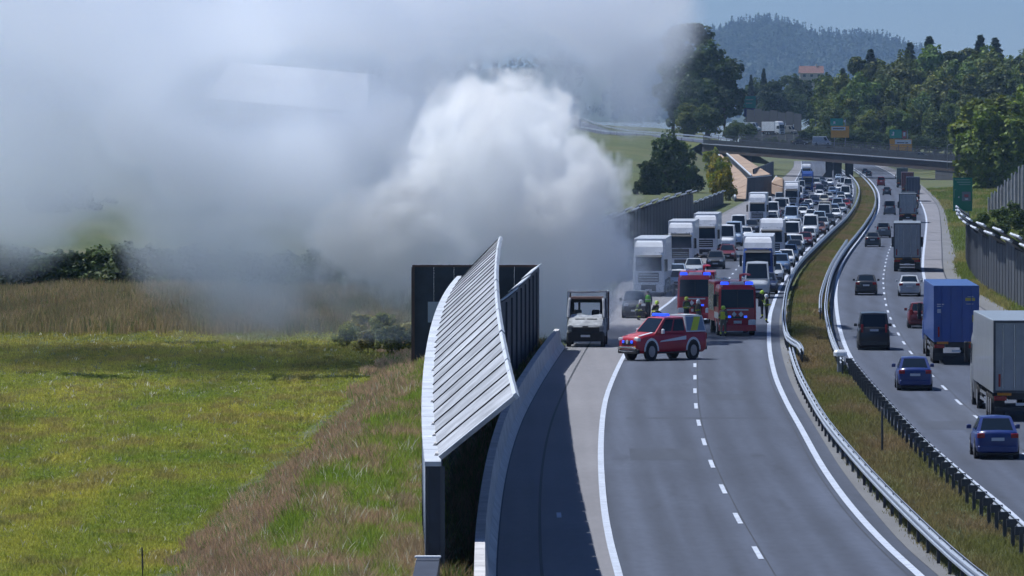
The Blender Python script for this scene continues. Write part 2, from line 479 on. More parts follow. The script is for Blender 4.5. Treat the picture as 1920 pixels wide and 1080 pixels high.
def beam(pts, side, z0, off, zsc=1.0):
    """one corrugated beam at z0, off metres to one side (right = +1)"""
    rs = []
    for i, p in enumerate(pts):
        t = (pts[min(i + 1, len(pts) - 1)] - pts[max(i - 1, 0)]).normalized(); nrm = Vector((t.y, -t.x, 0)) * side
        rs.append([p + nrm * (off + a * 1.2) + Vector((0, 0, z0 + b * zsc)) for a, b in WB])
    return MB().rings(rs)
post_mesh = MB().box(-.05, .05, -.06, .06, -.3, .80).mesh('post')
tpost_mesh = MB().box(-.06, .06, -.07, .07, -.3, .78).box(-.20, .20, -.06, .06, .66, .92).mesh('post')
for m_ in (post_mesh, tpost_mesh): m_.materials.append(M_STEELD)
def guard_rail(pix, label, sides, step=4.0, tpost=False, post_to=900, ztop=.86, h=1.0):
    pts = rail_points(pix, ztop)
    root = empty('guard_rail', pts[0]); tag(root, label, 'guard rail', 'guard rails of the median')
    loc = [p - pts[0] for p in pts]
    for s, off in sides:
        o = beam(loc, s, ztop - .32 * h - .02, off, h).build('beam', M_STEEL, root)
    for p, t in along(loc, step):
        if p.y + pts[0].y > post_to: break
        o = link('post', tpost_mesh if tpost else post_mesh, root)
        o.location = p; o.rotation_euler.z = math.atan2(-t.x, t.y)
    return root
guard_rail([(2010, 1190), (1930, 1140), (1850, 1080), (1790, 1032), (1720, 968), (1650, 899), (1600, 845), (1550, 785), (1520, 737), (1496, 690), (1483, 650)],
           'double steel guard rail of the near median, beside the blocked lanes', ((1, .07), (-1, .07)), 4.0)
guard_rail([(1504, 652), (1497, 640), (1478, 628), (1471, 606), (1470, 575), (1478, 530), (1497, 492), (1530, 458), (1562, 428), (1590, 402), (1606, 377), (1611, 353), (1602, 335), (1586, 321), (1566, 310)],
           'long steel guard rail with a bent near end between queue and grass median', ((1, .06), (-1, .06)), 4.0, h=1.15, ztop=1.0)
guard_rail([(2040, 1105), (1920, 992), (1850, 930), (1800, 887), (1750, 843), (1700, 794), (1660, 750), (1620, 705), (1590, 668)],
           'dark posted guard rail on the right side of the median, seen from behind', ((1, .12),), 3.25, True, ztop=.92)
guard_rail([(1580, 672), (1564, 640), (1552, 600), (1549, 560), (1560, 508), (1584, 465), (1620, 420), (1639, 388), (1641, 364), (1632, 346), (1616, 329), (1598, 316)],
           'steel guard rail along the left edge of the open lanes beyond the white end cap', ((1, .05), (-1, .05)), 4.0, h=1.1, ztop=.95)
guard_rail([(1538, 577), (1541, 542), (1560, 492), (1588, 448)],
           'short extra steel rail standing inside the grass median', ((1, .05), (-1, .05)), 4.0, h=1.2, ztop=.95)
def end_cap():
    p = at(1575, 700); root = empty('crash_cushion', p)
    tag(root, 'white capped end post where the dark posted guard rail begins', 'post')
    m = mat('end_post_grey', (.22, .24, .28), .6)
    MB().cbox(-.16, .16, -.2, .2, 0, .95, .06).build('column', m, root)
    MB().cbox(-.34, .36, -.35, .35, .96, 1.28, .12).build('cap', mat('cap_white', (.78, .8, .84), .5), root)
end_cap()
def marker_post(px, py, h, label):
    p = at(px, py); root = empty('marker_post', p); tag(root, label, 'post')
    MB().cbox(-.045, .045, -.045, .045, -.2, h, .02).build('shaft', M_STEELD, root)
    MB().cbox(-.06, .06, -.06, .06, h + .004, h + .12, .02).build('cap', mat('post_cap', (.12, .12, .13), .6), root)
marker_post(1654, 850, 1.75, 'thin dark upright post in the dry median grass')
def field_post():
    p = at(267, 1090, -2.0); root = empty('fence_post', p); tag(root, 'lone thin wooden post standing in the green meadow', 'post')
    MB().tube([(0, 0, -.2), (.01, 0, .5), (-.01, 0, 1.15)], [.035, .032, .028], 7).build('stake', mat('grey_wood', (.10, .095, .085), .9), root)
    MB().cyl((.0, 0, .9), 'z', .04, .03, 7).build('wire_loop', M_STEELD, root)
field_post()

# repair patches and sealed cracks in the asphalt
M_PATCHA = streaky('asphalt_patch', (0.048, 0.057, 0.078), 0.12, 1.3, 0.05)
for f_, oa, ob, y0_, y1_, pr in ((DL, -3.2, -.5, 214, 222, road), (DL, .5, 2.9, 262, 268, road), (RD, .4, 3.0, 300, 318, road2), (RD, -3.0, -.4, 236, 243, road2), (DL, -3.3, 3.2, 245, 246.2, road)):
    strip('asphalt_patch', f_, f_, 0.004, M_PATCHA, oa, ob, y0_, y1_, parent=pr)
for f_, oa, y0_, y1_, pr in ((DL, .12, 120, 420, road), (RD, .14, 130, 520, road2), (RL, -.35, 118, 300, road)):
    strip('sealed_crack', f_, f_, 0.008, M_SEAM_SHADE, oa, oa + .045, y0_, y1_, parent=pr)
# ================================================================== noise barriers
M_PANEL = mat('sunlit_panel', (0.36, 0.37, 0.395), 0.65, metal=0.15, var=0.42, scale=0.8)
def tone_per_object(m, lo, hi):
    nt = m.node_tree; n = nt.nodes; L = nt.links; b = n['Principled BSDF']; src = b.inputs['Base Color'].links[0].from_socket
    oi = n.new('ShaderNodeObjectInfo'); mr = n.new('ShaderNodeMapRange'); mr.inputs['To Min'].default_value = lo; mr.inputs['To Max'].default_value = hi
    L.new(oi.outputs['Random'], mr.inputs['Value']); x = n.new('ShaderNodeVectorMath'); x.operation = 'MULTIPLY'
    L.new(src, x.inputs[0]); L.new(mr.outputs[0], x.inputs[1]); L.new(x.outputs[0], b.inputs['Base Color'])
tone_per_object(M_PANEL, .78, 1.15)
M_LEDGE = mat('ledge_white', (0.50, 0.53, 0.58), 0.6, var=0.22, scale=0.6)
M_DARKW = mat('dark_wall', (0.028, 0.036, 0.055), 0.65, var=0.3, scale=0.8)
M_DARKG = mat('dark_grey_panel', (0.046, 0.052, 0.062), 0.7, var=0.25, scale=0.5)
tone_per_object(M_DARKG, .7, 1.25)
M_RIB = mat('rib_dark', (0.02, 0.022, 0.028), 0.7)
M_CAP = mat('light_cap', (0.55, 0.58, 0.62), 0.5, var=0.1, scale=1)
M_BROWN = mat('brown_panel', (0.34, 0.235, 0.16), 0.8, var=0.15, scale=0.2)
def leaning_barrier():
    root = empty('noise_barrier', (-2.9, 160, 0))
    tag(root, 'tall noise barrier with a sunlit leaning roof of ribbed grey panels', 'noise barrier')
    d_ = [159.6, 175, 201, 216, 242, 264, 283, 295]
    xo = np.polyfit(d_, [-2.6, -2.92, -3.32, -3.46, -3.58, -3.43, -3.2, -2.8], 4)
    td = [160, 179, 190, 201, 218, 245, 270, 290]
    xt = np.polyfit(td, [.05, -.21, -.38, -.5, -.64, -.68, -.66, -.62], 3)
    zt = np.polyfit(td, [5.4, 5.9, 6.1, 6.32, 6.65, 6.98, 7.2, 7.32], 3)
    zl = lambda d: 3.5 + (d - 160) * .01385
    O = root.location
    def P(x, d, z): return (x - O.x, d - O.y, z - O.z)
    n = 27; ds = np.linspace(157, 291, n + 1)
    for i in range(n):
        a, b = ds[i], ds[i + 1]; g = .10
        j = rng.uniform(-.03, .03)
        def prof(d):
            x0 = float(np.polyval(xo, d)); return x0, x0 + .45, zl(d), float(np.polyval(xt, d)), float(np.polyval(zt, d)) + j
        A, B = prof(a + g), prof(b - g)
        # the leaning panel
        pm = MB().slab([P(A[1], a + g, A[2] + .06), P(A[3], a + g, A[4]), P(B[3], b - g, B[4]), P(B[1], b - g, B[2] + .06)], .12)
        panel = pm.build('roof_panel', M_PANEL, root)
        # thin folds across the panel
        u = [Vector(P(A[1], a + g, A[2] + .06)), Vector(P(A[3], a + g, A[4])), Vector(P(B[3], b - g, B[4])), Vector(P(B[1], b - g, B[2] + .06))]
        nr = (u[1] - u[0]).cross(u[3] - u[0]).normalized()
        e0 = (u[3] - u[0]).normalized()
        sb = MB().slab([u[0] + nr * .122, u[1] + nr * .122, u[1] + nr * .122 + e0 * .35, u[0] + nr * .122 + e0 * .35], .015).build('seam_rib', M_CAP, panel)
        MB().slab([u[1] - nr * .01, u[1] - nr * .01 + (u[1] - u[0]).normalized() * .12, u[2] - nr * .01 + (u[1] - u[0]).normalized() * .12, u[2] - nr * .01], .17).build('edge_cap', M_CAP, panel)
        # dark rib between the panels
        C = prof(b - g); D = prof(b + g)
        MB().slab([P(C[1], b - g + .01, C[2] + .05), P(C[3], b - g + .01, C[4] - .01), P(D[3], b + g - .01, D[4] - .01), P(D[1], b + g - .01, D[2] + .05)], .165).build('rib', M_RIB, root)
        # ledge and wall below
        mm = MB().rings([[P(q[0] - .04, d, q[2] - .12), P(q[1], d, q[2] - .12), P(q[1], d, q[2] + .02), P(q[0] - .04, d, q[2] + .02)] for q, d in ((A, a + .02), (B, b - .02))])
        mm.build('ledge', M_LEDGE, root)
        zg = -1.2
        mm = MB().rings([[P(q[0] + .06, d, zg), P(q[1] - .04, d, zg), P(q[1] - .04, d, q[2] - .125), P(q[0] + .06, d, q[2] - .125)] for q, d in ((A, a + .03), (B, b - .03))])
        wall = mm.build('wall_panel', M_DARKW, root)
        # upright posts on the road face and a brace on the meadow face
        x0, x1, zz = A[0], A[1], A[2]
        MB().box(x1 - .03 - O.x, x1 + .10 - O.x, a - O.y + .02, a - O.y + .26, zg, zz - .13).build('post', M_DARKG, root)
        if i < 12:
            MB().tube([P(x0 + .02, a + .2, zg + .8), P(B[0] + .02, b - .2, B[2] - .3)], .045, 6).build('brace', M_STEEL, root)
            MB().box(x0 - .03 - O.x, x0 + .055 - O.x, a - O.y + .0, a - O.y + .2, zg, zz - .13).build('post', M_DARKG, root)
        # debris patches on the ledge
        if rng.random() < .55:
            d = rng.uniform(a + .5, b - 1.6); q = prof(d); q2 = prof(d + 1.2)
            MB().rings([[P(q[0] + .26, d, q[2] + .021), P(q[1] - .02, d, q[2] + .021), P(q[1] - .02, d, q[2] + .09), P(q[0] + .3, d, q[2] + .09)],
                        [P(q2[0] + .3, d + 1.2, q2[2] + .021), P(q2[1] - .02, d + 1.2, q2[2] + .021), P(q2[1] - .04, d + 1.2, q2[2] + .06), P(q2[0] + .34, d + 1.2, q2[2] + .06)]]).build('bracket', M_CONC, root)
leaning_barrier()
def low_wall():
    root = empty('boundary_wall', (-2.4, 150, 0)); tag(root, 'low dark wall end with pale double capping at the foot of the leaning barrier', 'wall')
    MB().box(-.34, .32, -48, 3.5, -1.2, .95).build('wall_body', M_DARKW, root)
    for z, y in ((.955, 3.3), (1.04, 2.2)):
        MB().cbox(-.38, .36, y - .25, y, z, z + .05, .015).build('capping', M_CAP, root)
low_wall()
def portal_barrier():
    root = empty('noise_barrier', (1.55, 323, 0)); O = root.location
    tag(root, 'dark angled noise barrier with stepped top behind the leaning one, before the smoke', 'noise barrier')
    def P(x, d, z): return (x - O.x, d - O.y, z)
    n = 9; pts = [(-.75 + 2.3 * t ** .9, 268 + 55 * t) for t in np.linspace(0, 1, n + 1)]
    for i in range(n):
        (xa, da), (xb, db) = pts[i], pts[i + 1]
        za, zb = 4.6 + .3 * (i / n), 4.6 + .3 * ((i + 1) / n)
        step = .35 * ((i // 3) - 1)
        za += step * .25; zb += step * .25
        MB().rings([[P(xa - .15, da + .04, -.6), P(xa + .1, da + .04, -.6), P(xa + .1, da + .04, za), P(xa - .15, da + .04, za)],
                    [P(xb - .15, db - .04, -.6), P(xb + .1, db - .04, -.6), P(xb + .1, db - .04, zb), P(xb - .15, db - .04, zb)]]).build('wall_panel', M_DARKW, root)
        MB().box(xa + .105 - O.x, xa + .2 - O.x, da - O.y, da - O.y + .3, -.6, za - .1).build('post', M_DARKG, root)
        MB().slab([P(xa - .3, da + .1, za - .15), P(xa + .25, da + .1, za + .2), P(xb + .25, db - .1, zb + .2), P(xb - .3, db - .1, zb - .15)], .06).build('cap', M_CAP, root)
    for k in range(6):
        x1 = 1.35 - k * 1.22; x0 = x1 - 1.2
        MB().box(x0 - O.x, x1 - O.x, .1, .35, -2.2, 5.0).build('wall_panel', M_DARKW, root)
    MB().box(-6.05 - O.x, 1.6 - O.x, .0, .42, 5.005, 5.13).build('coping', mat('rust_brown', (.10, .06, .05), .8), root)
    MB().box(-6.1 - O.x, -5.9 - O.x, -.06, .38, -2.2, 5.0).build('post', mat('rust_brown', (.10, .06, .05), .8), root)
    dr = MB().box(-5.1 - O.x, -4.2 - O.x, .03, .098, 1.65, 2.9).build('door', mat('door_pale', (.42, .47, .55), .6), root)
    MB().box(-4.35 - O.x, -4.27 - O.x, -.02, .028, 2.2, 2.3).build('handle', M_STEELD, dr)
portal_barrier()
def stepped_wall(name, f, off, Y0, Y1, top, label, mm, side=-1, step=4.0, cap=True, lean=0.9, group=None):
    """a row of upright panels along a road line, its top stepped, with a leaning crest"""
    root = empty(name, (lx(f, Y0) + off, Y0, 0)); O = root.location; tag(root, label, 'noise barrier', group)
    n = max(1, int((Y1 - Y0) / step)); ys = np.linspace(Y0, Y1, n + 1)
    for i in range(n):
        a, b = ys[i], ys[i + 1]; xa, xb = lx(f, a) + off, lx(f, b) + off
        z = top(.5 * (a + b), i); s = -side
        def P(x, y, z): return (x - O.x, y - O.y, z)
        zg = min(ground_z(xa, a), ground_z(xb, b)) - .5
        q = [[P(xa - .12, a + .03, zg), P(xa + .12, a + .03, zg), P(xa + .12, a + .03, z), P(xa - .12, a + .03, z)], [P(xb - .12, b - .03, zg), P(xb + .12, b - .03, zg), P(xb + .12, b - .03, z), P(xb - .12, b - .03, z)]]
        pn = MB().rings(q).build('wall_panel', mm, root)
        MB().box(xa - .16 - O.x, xa + .16 - O.x, a - O.y - .14, a - O.y + .025, zg, z + .05).build('post', M_STEELD, root)
        if cap:
            e = [P(xa - .1 * s, a + .1, z + .01), P(xa + s * lean, a + .1, z + lean * .75), P(xb + s * lean, b - .1, z + lean * .75), P(xb - .1 * s, b - .1, z + .01)]
            if s < 0: e = [e[1], e[0], e[3], e[2]]
            MB().slab(e, .08).build('crest_panel', mm, root)
            MB().slab([e[1] if s > 0 else e[0], tuple(Vector(e[1] if s > 0 else e[0]) + Vector((s * .22, 0, .17))), tuple(Vector(e[2] if s > 0 else e[3]) + Vector((s * .22, 0, .17))), e[2] if s > 0 else e[3]] if s > 0 else
                      [tuple(Vector(e[0]) + Vector((s * .22, 0, .17))), e[0], e[3], tuple(Vector(e[3]) + Vector((s * .22, 0, .17)))], .14).build('cap', M_CAP, root)
    return root
stepped_wall('noise_barrier', LE, -2.6, 470, 800, lambda Y, i: 4.7 - .9 * (Y - 470) / 330 + .28 * ((i // 2) % 2), 'long dark grey stepped noise barrier behind the queue of white lorries', M_DARKG, -1, 11.0, True, .5)
stepped_wall('noise_barrier', LE, -3.4, 815, 985, lambda Y, i: 1.9 + .2 * ((i + 1) % 2), 'short dark noise barrier below the brown sloping panels', M_DARKG, -1, 12.0, True, .3)
stepped_wall('abutment_wall', LE, -3.0, 1230, 1560, lambda Y, i: 4.6, 'smooth dark wall beside the far queue leading under the bridge', mat('blue_grey_wall', (.055, .066, .085), .8, var=.2, scale=.2), -1, 33.0, False)
stepped_wall('noise_barrier', RGE, 1.3, 318, 545, lambda Y, i: 4.3 + .5 * ((i // 3) % 2), 'dark slatted noise barrier with pale capped crest beside the open lanes', M_DARKG, 1, 4.0, True, 1.0)
def brown_barrier(pix, label, nseg, skirt=True):
    """sunlit sloping panels: near/far edge pairs of (pixel x, y, distance)"""
    root = empty('sloping_barrier', at_d(*pix[0][0])); O = root.location.copy(); tag(root, label, 'noise barrier')
    ls = [at_d(*p[0]) - O for p in pix]; rs = [at_d(*p[1]) - O for p in pix]
    L = []; Rr = []
    for i in range(len(pix) - 1):
        for k in range(nseg):
            t = k / nseg; L.append(ls[i].lerp(ls[i + 1], t)); Rr.append(rs[i].lerp(rs[i + 1], t))
    L.append(ls[-1]); Rr.append(rs[-1])
    for i in range(len(L) - 1):
        q = [L[i].lerp(L[i + 1], .02), Rr[i].lerp(Rr[i + 1], .02), Rr[i].lerp(Rr[i + 1], .98), L[i].lerp(L[i + 1], .98)]
        MB().slab(q, .3).build('panel', M_BROWN, root)
        MB().tube([L[i] + Vector((0, 0, .2)), L[i + 1] + Vector((0, 0, .2))], .22, 6).build('rim', M_CAP, root)
        for E, nm in ((L, 'skirt'), (Rr, 'skirt')):
            if skirt: MB().rings([[Vector((p.x + e, p.y, z)) for e, z in ((-.12, -O.z - .5), (.12, -O.z - .5), (.12, p.z - .12), (-.12, p.z - .12))] for p in (E[i].lerp(E[i + 1], .01), E[i].lerp(E[i + 1], .99))]).build(nm, M_DARKG, root)
brown_barrier([((1347, 290, 1500), (1352, 289, 1505)), ((1366, 325, 1200), (1389, 322, 1210)), ((1372, 350, 1080), (1401, 335, 1130)), ((1379, 372, 1010), (1398, 373, 1010))],
              'lower row of sunlit brown sloping panels left of the bridge', 3)
brown_barrier([((1363, 289, 1560), (1384, 289, 1570)), ((1409, 331, 1200), (1445, 327, 1210))],
              'upper row of sunlit brown sloping panels reaching under the bridge', 6)
brown_barrier([((1447, 362, 1085), (1468, 370, 1070)), ((1447, 345, 1086), (1469, 352, 1071)), ((1456, 333, 1090), (1469, 336, 1074))],
              'small many sided brown panel at the end of the sloping barriers', 1)
def cross_panels():
    a, b = at_d(1401, 334, 1060), at_d(1447, 330, 1075); root = empty('noise_barrier', (a.x, a.y, 0)); tag(root, 'plain dark panel wall standing across between the two brown sloping barriers', 'noise barrier')
    for k in range(3):
        p, q = a.lerp(b, k / 3 + .004), a.lerp(b, (k + 1) / 3 - .004); O = root.location
        MB().rings([[Vector((v.x - O.x, v.y - O.y + e, z)) for e, z in ((0, -.5), (.25, -.5), (.25, v.z), (0, v.z))] for v in (p, q)]).build('wall_panel', M_DARKG, root)
        MB().rings([[Vector((v.x - O.x, v.y - O.y + e, z)) for e, z in ((-.1, v.z + .003), (.35, v.z + .003), (.35, v.z + .2), (-.1, v.z + .2))] for v in (p, q)]).build('cap', M_CAP, root)
    w0 = at_d(1363, 322, 1190); r2 = empty('white_panel', (w0.x, w0.y, 0)); tag(r2, 'narrow white upright panel between yellow shrubs and brown barrier', 'panel')
    MB().cbox(-.2, 1.0, -.12, .12, -.3, w0.z, .05).build('sheet', M_CAP, r2); MB().box(-.3, -.21, -.1, .1, -.3, w0.z + .2).build('post', M_STEELD, r2)
cross_panels()
def upper_wall():
    a, b = at_d(1856, 420, 780), at_d(1935, 352, 700); root = empty('retaining_wall', a)
    tag(root, 'dark retaining wall climbing the bank at the right edge', 'wall')
    n = 12
    for i in range(n):
        t0, t1 = i / n, (i + 1) / n; p, q = a.lerp(b, t0) - a, a.lerp(b, t1) - a; h = 3.6 + .25 * (i % 2)
        MB().rings([[p + Vector((-.1, 0, -4)), p + Vector((.2, 0, -4)), p + Vector((.2, 0, h)), p + Vector((-.1, 0, h))], [q + Vector((-.1, 0, -4)), q + Vector((.2, 0, -4)), q + Vector((.2, 0, h)), q + Vector((-.1, 0, h))]]).build('wall_panel', M_DARKG, root)
        MB().box(p.x - .3, p.x - .11, p.y - .2, p.y + .2, p.z - 4, p.z + h + .35).build('post', M_CONC, root)
upper_wall()
# ================================================================== bridge, side road, signs, hills
M_BEAM = mat('bridge_beam', (0.040, 0.024, 0.019), 0.8, var=0.2, scale=0.3)
M_BRAIL = mat('bridge_parapet', (0.012, 0.016, 0.022), 0.7, var=0.2, scale=0.4)
M_PIER = mat('pier_concrete', (0.06, 0.06, 0.068), 0.85, var=0.2, scale=0.3)
def bridge():
    A, B = at_d(1318, 270, 1640), at_d(1806, 306, 1440)
    root = empty('road_bridge', A); tag(root, 'dark road bridge with panelled parapets crossing over the motorway', 'bridge')
    u = (B - A); L = u.length; u.normalize(); wv = Vector((-u.y, u.x, 0)).normalized()     # wv: away from the camera
    if wv.y < 0: wv = -wv
    def P(s, w, dz): return u * s + wv * w + Vector((0, 0, dz))
    def prism(s0, s1, w0, w1, z0, z1): return MB().rings([[P(s, w0, z0), P(s, w1, z0), P(s, w1, z1), P(s, w0, z1)] for s in (s0, s1)])
    prism(0, L, 0, 12, -1.0, 0).build('deck', M_BEAM, root)
    for w in (.6, 4, 8, 11.4): prism(0.2, L - .2, w - .35, w + .35, -2.5, -1.01).build('girder', M_BEAM, root)
    prism(-.1, L + .1, -.35, -.01, -.02, .2).build('kerb_edge', mat('edge_beam_pale', (.24, .27, .32), .7, var=.15, scale=.3), root)
    n = 30
    for w in (.1, 11.8):
        for i in range(n):
            s0, s1 = L * i / n, L * (i + 1) / n
            prism(s0 + .05, s1 - .05, w, w + .06, .3, 1.5).build('parapet_panel', M_BRAIL, root)
            prism(s0 - .06, s0 + .045, w - .04, w + .1, .0, 3.0).build('rail_post', M_STEELD, root)
        for z in (1.9, 2.4, 2.95): prism(0, L, w - .03, w + .03, z, z + .09).build('hand_rail', M_STEELD, root)
    def pier(px, py, wd, w=6, tilt=0.0):
        s = (at_d(px, py, (A + B).y / 2) - A).dot(u) ; p = P(s, w, -1.0)
        base = Vector((p.x + tilt, p.y, -A.z - .3))
        MB().rings([[base + Vector((a * wd, b * .8, 0)) for a, b in ((-1, -1), (1, -1), (1, 1), (-1, 1))], [p + Vector((a * wd * 1.1, b * .8, 0)) for a, b in ((-1, -1), (1, -1), (1, 1), (-1, 1))]]).build('pier', M_PIER, root)
    pier(1449, 310, .9, 3); pier(1490, 320, .8, 6, -5.0); pier(1601, 320, 1.1, 3); pier(1633, 325, 1.1, 6)
    # abutments
    prism(L - 21, L + 3, .4, 11.6, -7.5, -1.02).build('abutment', M_PIER, root)
    prism(-2, 12, .4, 11.6, -8, -1.02).build('abutment', M_PIER, root)
    return A, B
BA, BB = bridge()
def side_road():
    pts = [at_d(1320, 268, 1646), at_d(1270, 262, 1665), at_d(1200, 256, 1700), at_d(1130, 251, 1750), at_d(1085, 243, 1830), at_d(1040, 226, 1960), at_d(980, 205, 2100)]
    v = []; f = []
    for i, p in enumerate(pts):
        t = (pts[min(i + 1, len(pts) - 1)] - pts[max(i - 1, 0)]); t.z = 0; t.normalize(); nr = Vector((t.y, -t.x, 0))
        if nr.y < 0: nr = -nr
        v += [p, p + nr * 10]
    for i in range(len(pts) - 1): f.append((2 * i, 2 * i + 1, 2 * i + 3, 2 * i + 2))
    o = link('side_road', pydata('side_road', v, f), None, M_ASPH); tag(o, kind='structure')
    # embankment under it
    v2 = []; f2 = []
    for i, p in enumerate(pts):
        a = Vector(v[2 * i]); b = Vector(v[2 * i + 1]); s = (a - b).normalized()
        v2 += [a + s * 14 + Vector((0, 0, -7)), a + s * 1.2 + Vector((0, 0, -.15)), b - s * 1.2 + Vector((0, 0, -.15)), b - s * 14 + Vector((0, 0, -7))]
    for i in range(len(pts) - 1):
        for k in range(3): f2.append((4 * i + k, 4 * i + k + 1, 4 * i + 5 + k, 4 * i + 4 + k))
    o = link('embankment', pydata('embankment', v2, f2), None, MATS['meadow_ground']); tag(o, kind='structure')
    for w, lab in ((0.3, 'pale guard rail on the near side of the raised side road'), (9.7, 'pale guard rail on the far side of the raised side road')):
        q = [Vector(v[2 * i]).lerp(Vector(v[2 * i + 1]), w / 10) for i in range(len(pts))]
        root = empty('guard_rail', q[0]); tag(root, lab, 'guard rail', 'guard rails of the side road')
        rs = [[p - q[0] + Vector((0, a, b)) for a, b in ((-.08, .75), (.08, .75), (.1, 1.2), (-.1, 1.2))] for p in q]
        MB().rings(rs).build('beam', M_STEEL, root)
        for p, t in along([p - q[0] for p in q], 9.0):
            MB().box(p.x - .08, p.x + .08, p.y + .09, p.y + .24, p.z - .3, p.z + 1.0).build('post', M_STEELD, root)
side_road()

def back_wall():
    a, b = at_d(1400, 205, 1830), at_d(1503, 214, 1790); root = empty('noise_barrier', (a.x, a.y, 8)); tag(root, 'dull purple grey panel wall below the dark clump behind the bridge', 'noise barrier')
    O = root.location; m = mat('purple_grey_panel', (.028, .031, .042), .8, var=.2, scale=.2)
    for k in range(7):
        p, q = a.lerp(b, k / 7 + .003), a.lerp(b, (k + 1) / 7 - .003)
        MB().rings([[Vector((v.x - O.x, v.y - O.y + e, z)) for e, z in ((0, -3), (.3, -3), (.3, v.z - O.z + .5 * (k % 2)), (0, v.z - O.z + .5 * (k % 2)))] for v in (p, q)]).build('wall_panel', m, root)
back_wall()
# ---- signs
M_POLE = mat('sign_pole', (.22, .23, .25), .5, metal=.4)
def sign(px0, px1, py0, py1, d, zb, label, panels, name='road_sign'):
    """panels: (x0,x1,y0,y1 in 0..1 of the board, colour name); zb: foot height"""
    a, b = at_d(px0, py0, d), at_d(px1, py1, d)
    root = empty(name, ((a.x + b.x) / 2, d, zb)); O = root.location; tag(root, label, 'sign')
    W, H = b.x - a.x, a.z - b.z
    for s in (.2, .8):
        x = a.x + W * s - O.x
        MB().box(x - .12, x + .12, .03, .27, -.5, a.z - O.z - .1).build('pole', M_POLE, root)
    for i, (x0, x1, y0, y1, c) in enumerate(panels):
        q = (a.x + W * x0 - O.x, a.x + W * x1 - O.x, a.z - H * y1 - O.z, a.z - H * y0 - O.z)
        nm = 'board' if i == 0 else 'panel'
        dp = -.02 * i
        MB().box(q[0], q[1], dp - .015, dp + .0, q[2], q[3]).build(nm, SIGNC[c], root)
SIGNC = {'green': mat('sign_green', (.0, .16, .095), .5, var=.12, scale=1), 'teal': mat('sign_teal', (.0, .24, .18), .5), 'blue': mat('sign_blue', (.035, .06, .20), .5),
         'orange': mat('sign_orange', (.62, .27, .015), .5, var=.1, scale=1), 'white': mat('sign_white', (.55, .57, .62), .5), 'dark': mat('sign_dark', (.05, .05, .07), .6),
         'pale': mat('sign_pale_text', (.16, .30, .24), .5), 'red': mat('sign_red', (.32, .06, .07), .5), 'grey': mat('sign_grey', (.14, .17, .2), .5)}
sign(1558, 1592, 222, 258, 1640, 6, 'orange direction board with green top standing behind the bridge, the left one', [(0, 1, .40, 1, 'orange'), (-.03, .66, 0, .38, 'teal'), (.03, .80, .44, .62, 'white'), (.1, .72, .5, .56, 'dark'), (.14, .24, .16, .28, 'white'), (.70, .80, .08, .2, 'white')])
sign(1668, 1710, 243, 284, 1590, 5, 'orange direction board with green arrow panel above the bridge, the right one', [(0, 1, .43, 1, 'orange'), (0, .53, 0, .38, 'teal'), (.57, .74, .06, .40, 'red'), (.24, .97, .46, .66, 'white'), (.7, .82, .58, .63, 'dark'), (.32, .66, .58, .62, 'dark'), (.14, .2, .1, .24, 'white'), (.09, .2, .22, .27, 'white'), (.61, .70, .12, .3, 'white')])
sign(1394, 1417, 180, 219, 1900, 12, 'teal and blue board standing before the dark trees left of the bridge', [(0, 1, 0, .58, 'teal'), (0.05, .95, .60, 1, 'blue'), (.2, .8, .15, .2, 'pale'), (.2, .7, .32, .37, 'pale')])
sign(1787, 1823, 333, 396, 800, 1.2, 'large dark green direction sign at the right roadside before the bridge', [(0, 1, 0, 1, 'green'), (.1, .85, .05, .08, 'pale'), (.2, .9, .12, .155, 'pale'), (.3, .9, .19, .22, 'pale'), (.46, .92, .42, .70, 'grey'), (.58, .8, .5, .58, 'red'), (.62, .78, .62, .66, 'white'), (.04, .07, .35, .6, 'pale'), (.07, .14, .35, .37, 'pale'), (.27, .32, .56, .6, 'white')])
sign(1908, 1926, 552, 568, 400, 1.0, 'small green and white sign on a thin pole at the right edge', [(0, 1, .3, 1, 'green'), (0, 1, 0, .26, 'white')])

# ---- far hills
def hill(name, pix, d0, d1, base, m, back=1.25):
    """crest given as pixels seen at distance d1; slope starts at d0"""
    xs = np.array([p[0] for p in pix], float); ys = np.array([p[1] for p in pix], float)
    px = np.linspace(xs[0], xs[-1], 90); py = np.interp(px, xs, ys)
    v = []; f = []; rows = [0, .25, .5, .75, 1.0, back]
    for t in rows:
        for x, y in zip(px, py):
            c = at_d(x, y, d1)
            if t <= 1:
                d = d0 + (d1 - d0) * t; k = t * t * (3 - 2 * t)
                v.append(((x - 960) / F * d, d, base + (c.z - base) * k))
            else: v.append(((x - 960) / F * d1 * t, d1 * t, c.z * .6))
    n = len(px)
    for r in range(len(rows) - 1):
        for i in range(n - 1): f.append((r * n + i, r * n + i + 1, (r + 1) * n + i + 1, (r + 1) * n + i))
    o = link(name, pydata(name, v, f, True), None, m); tag(o, kind='structure')
    def surf(x, t):
        c = at_d(x, float(np.interp(x, xs, ys)), d1); d = d0 + (d1 - d0) * t; k = t * t * (3 - 2 * t)
        return Vector(((x - 960) / F * d, d, base + (c.z - base) * k))
    return surf
M_HILL = mat('hill_ground', (0.035, 0.05, 0.02), 0.95, var=.4, scale=.01)
HILL = [(-900, 150), (-300, 130), (200, 150), (700, 140), (1100, 120), (1240, 106), (1320, 84), (1370, 66), (1430, 56), (1470, 62), (1530, 84), (1580, 84), (1650, 88), (1720, 112), (1800, 140), (1950, 150), (2300, 150), (3000, 150)]
hill_at = hill('hill', HILL, 9600, 13000, 30, M_HILL)
RIDGE = [(1600, 130), (1700, 118), (1800, 126), (1900, 118), (2000, 100), (2400, 90), (3000, 110)]
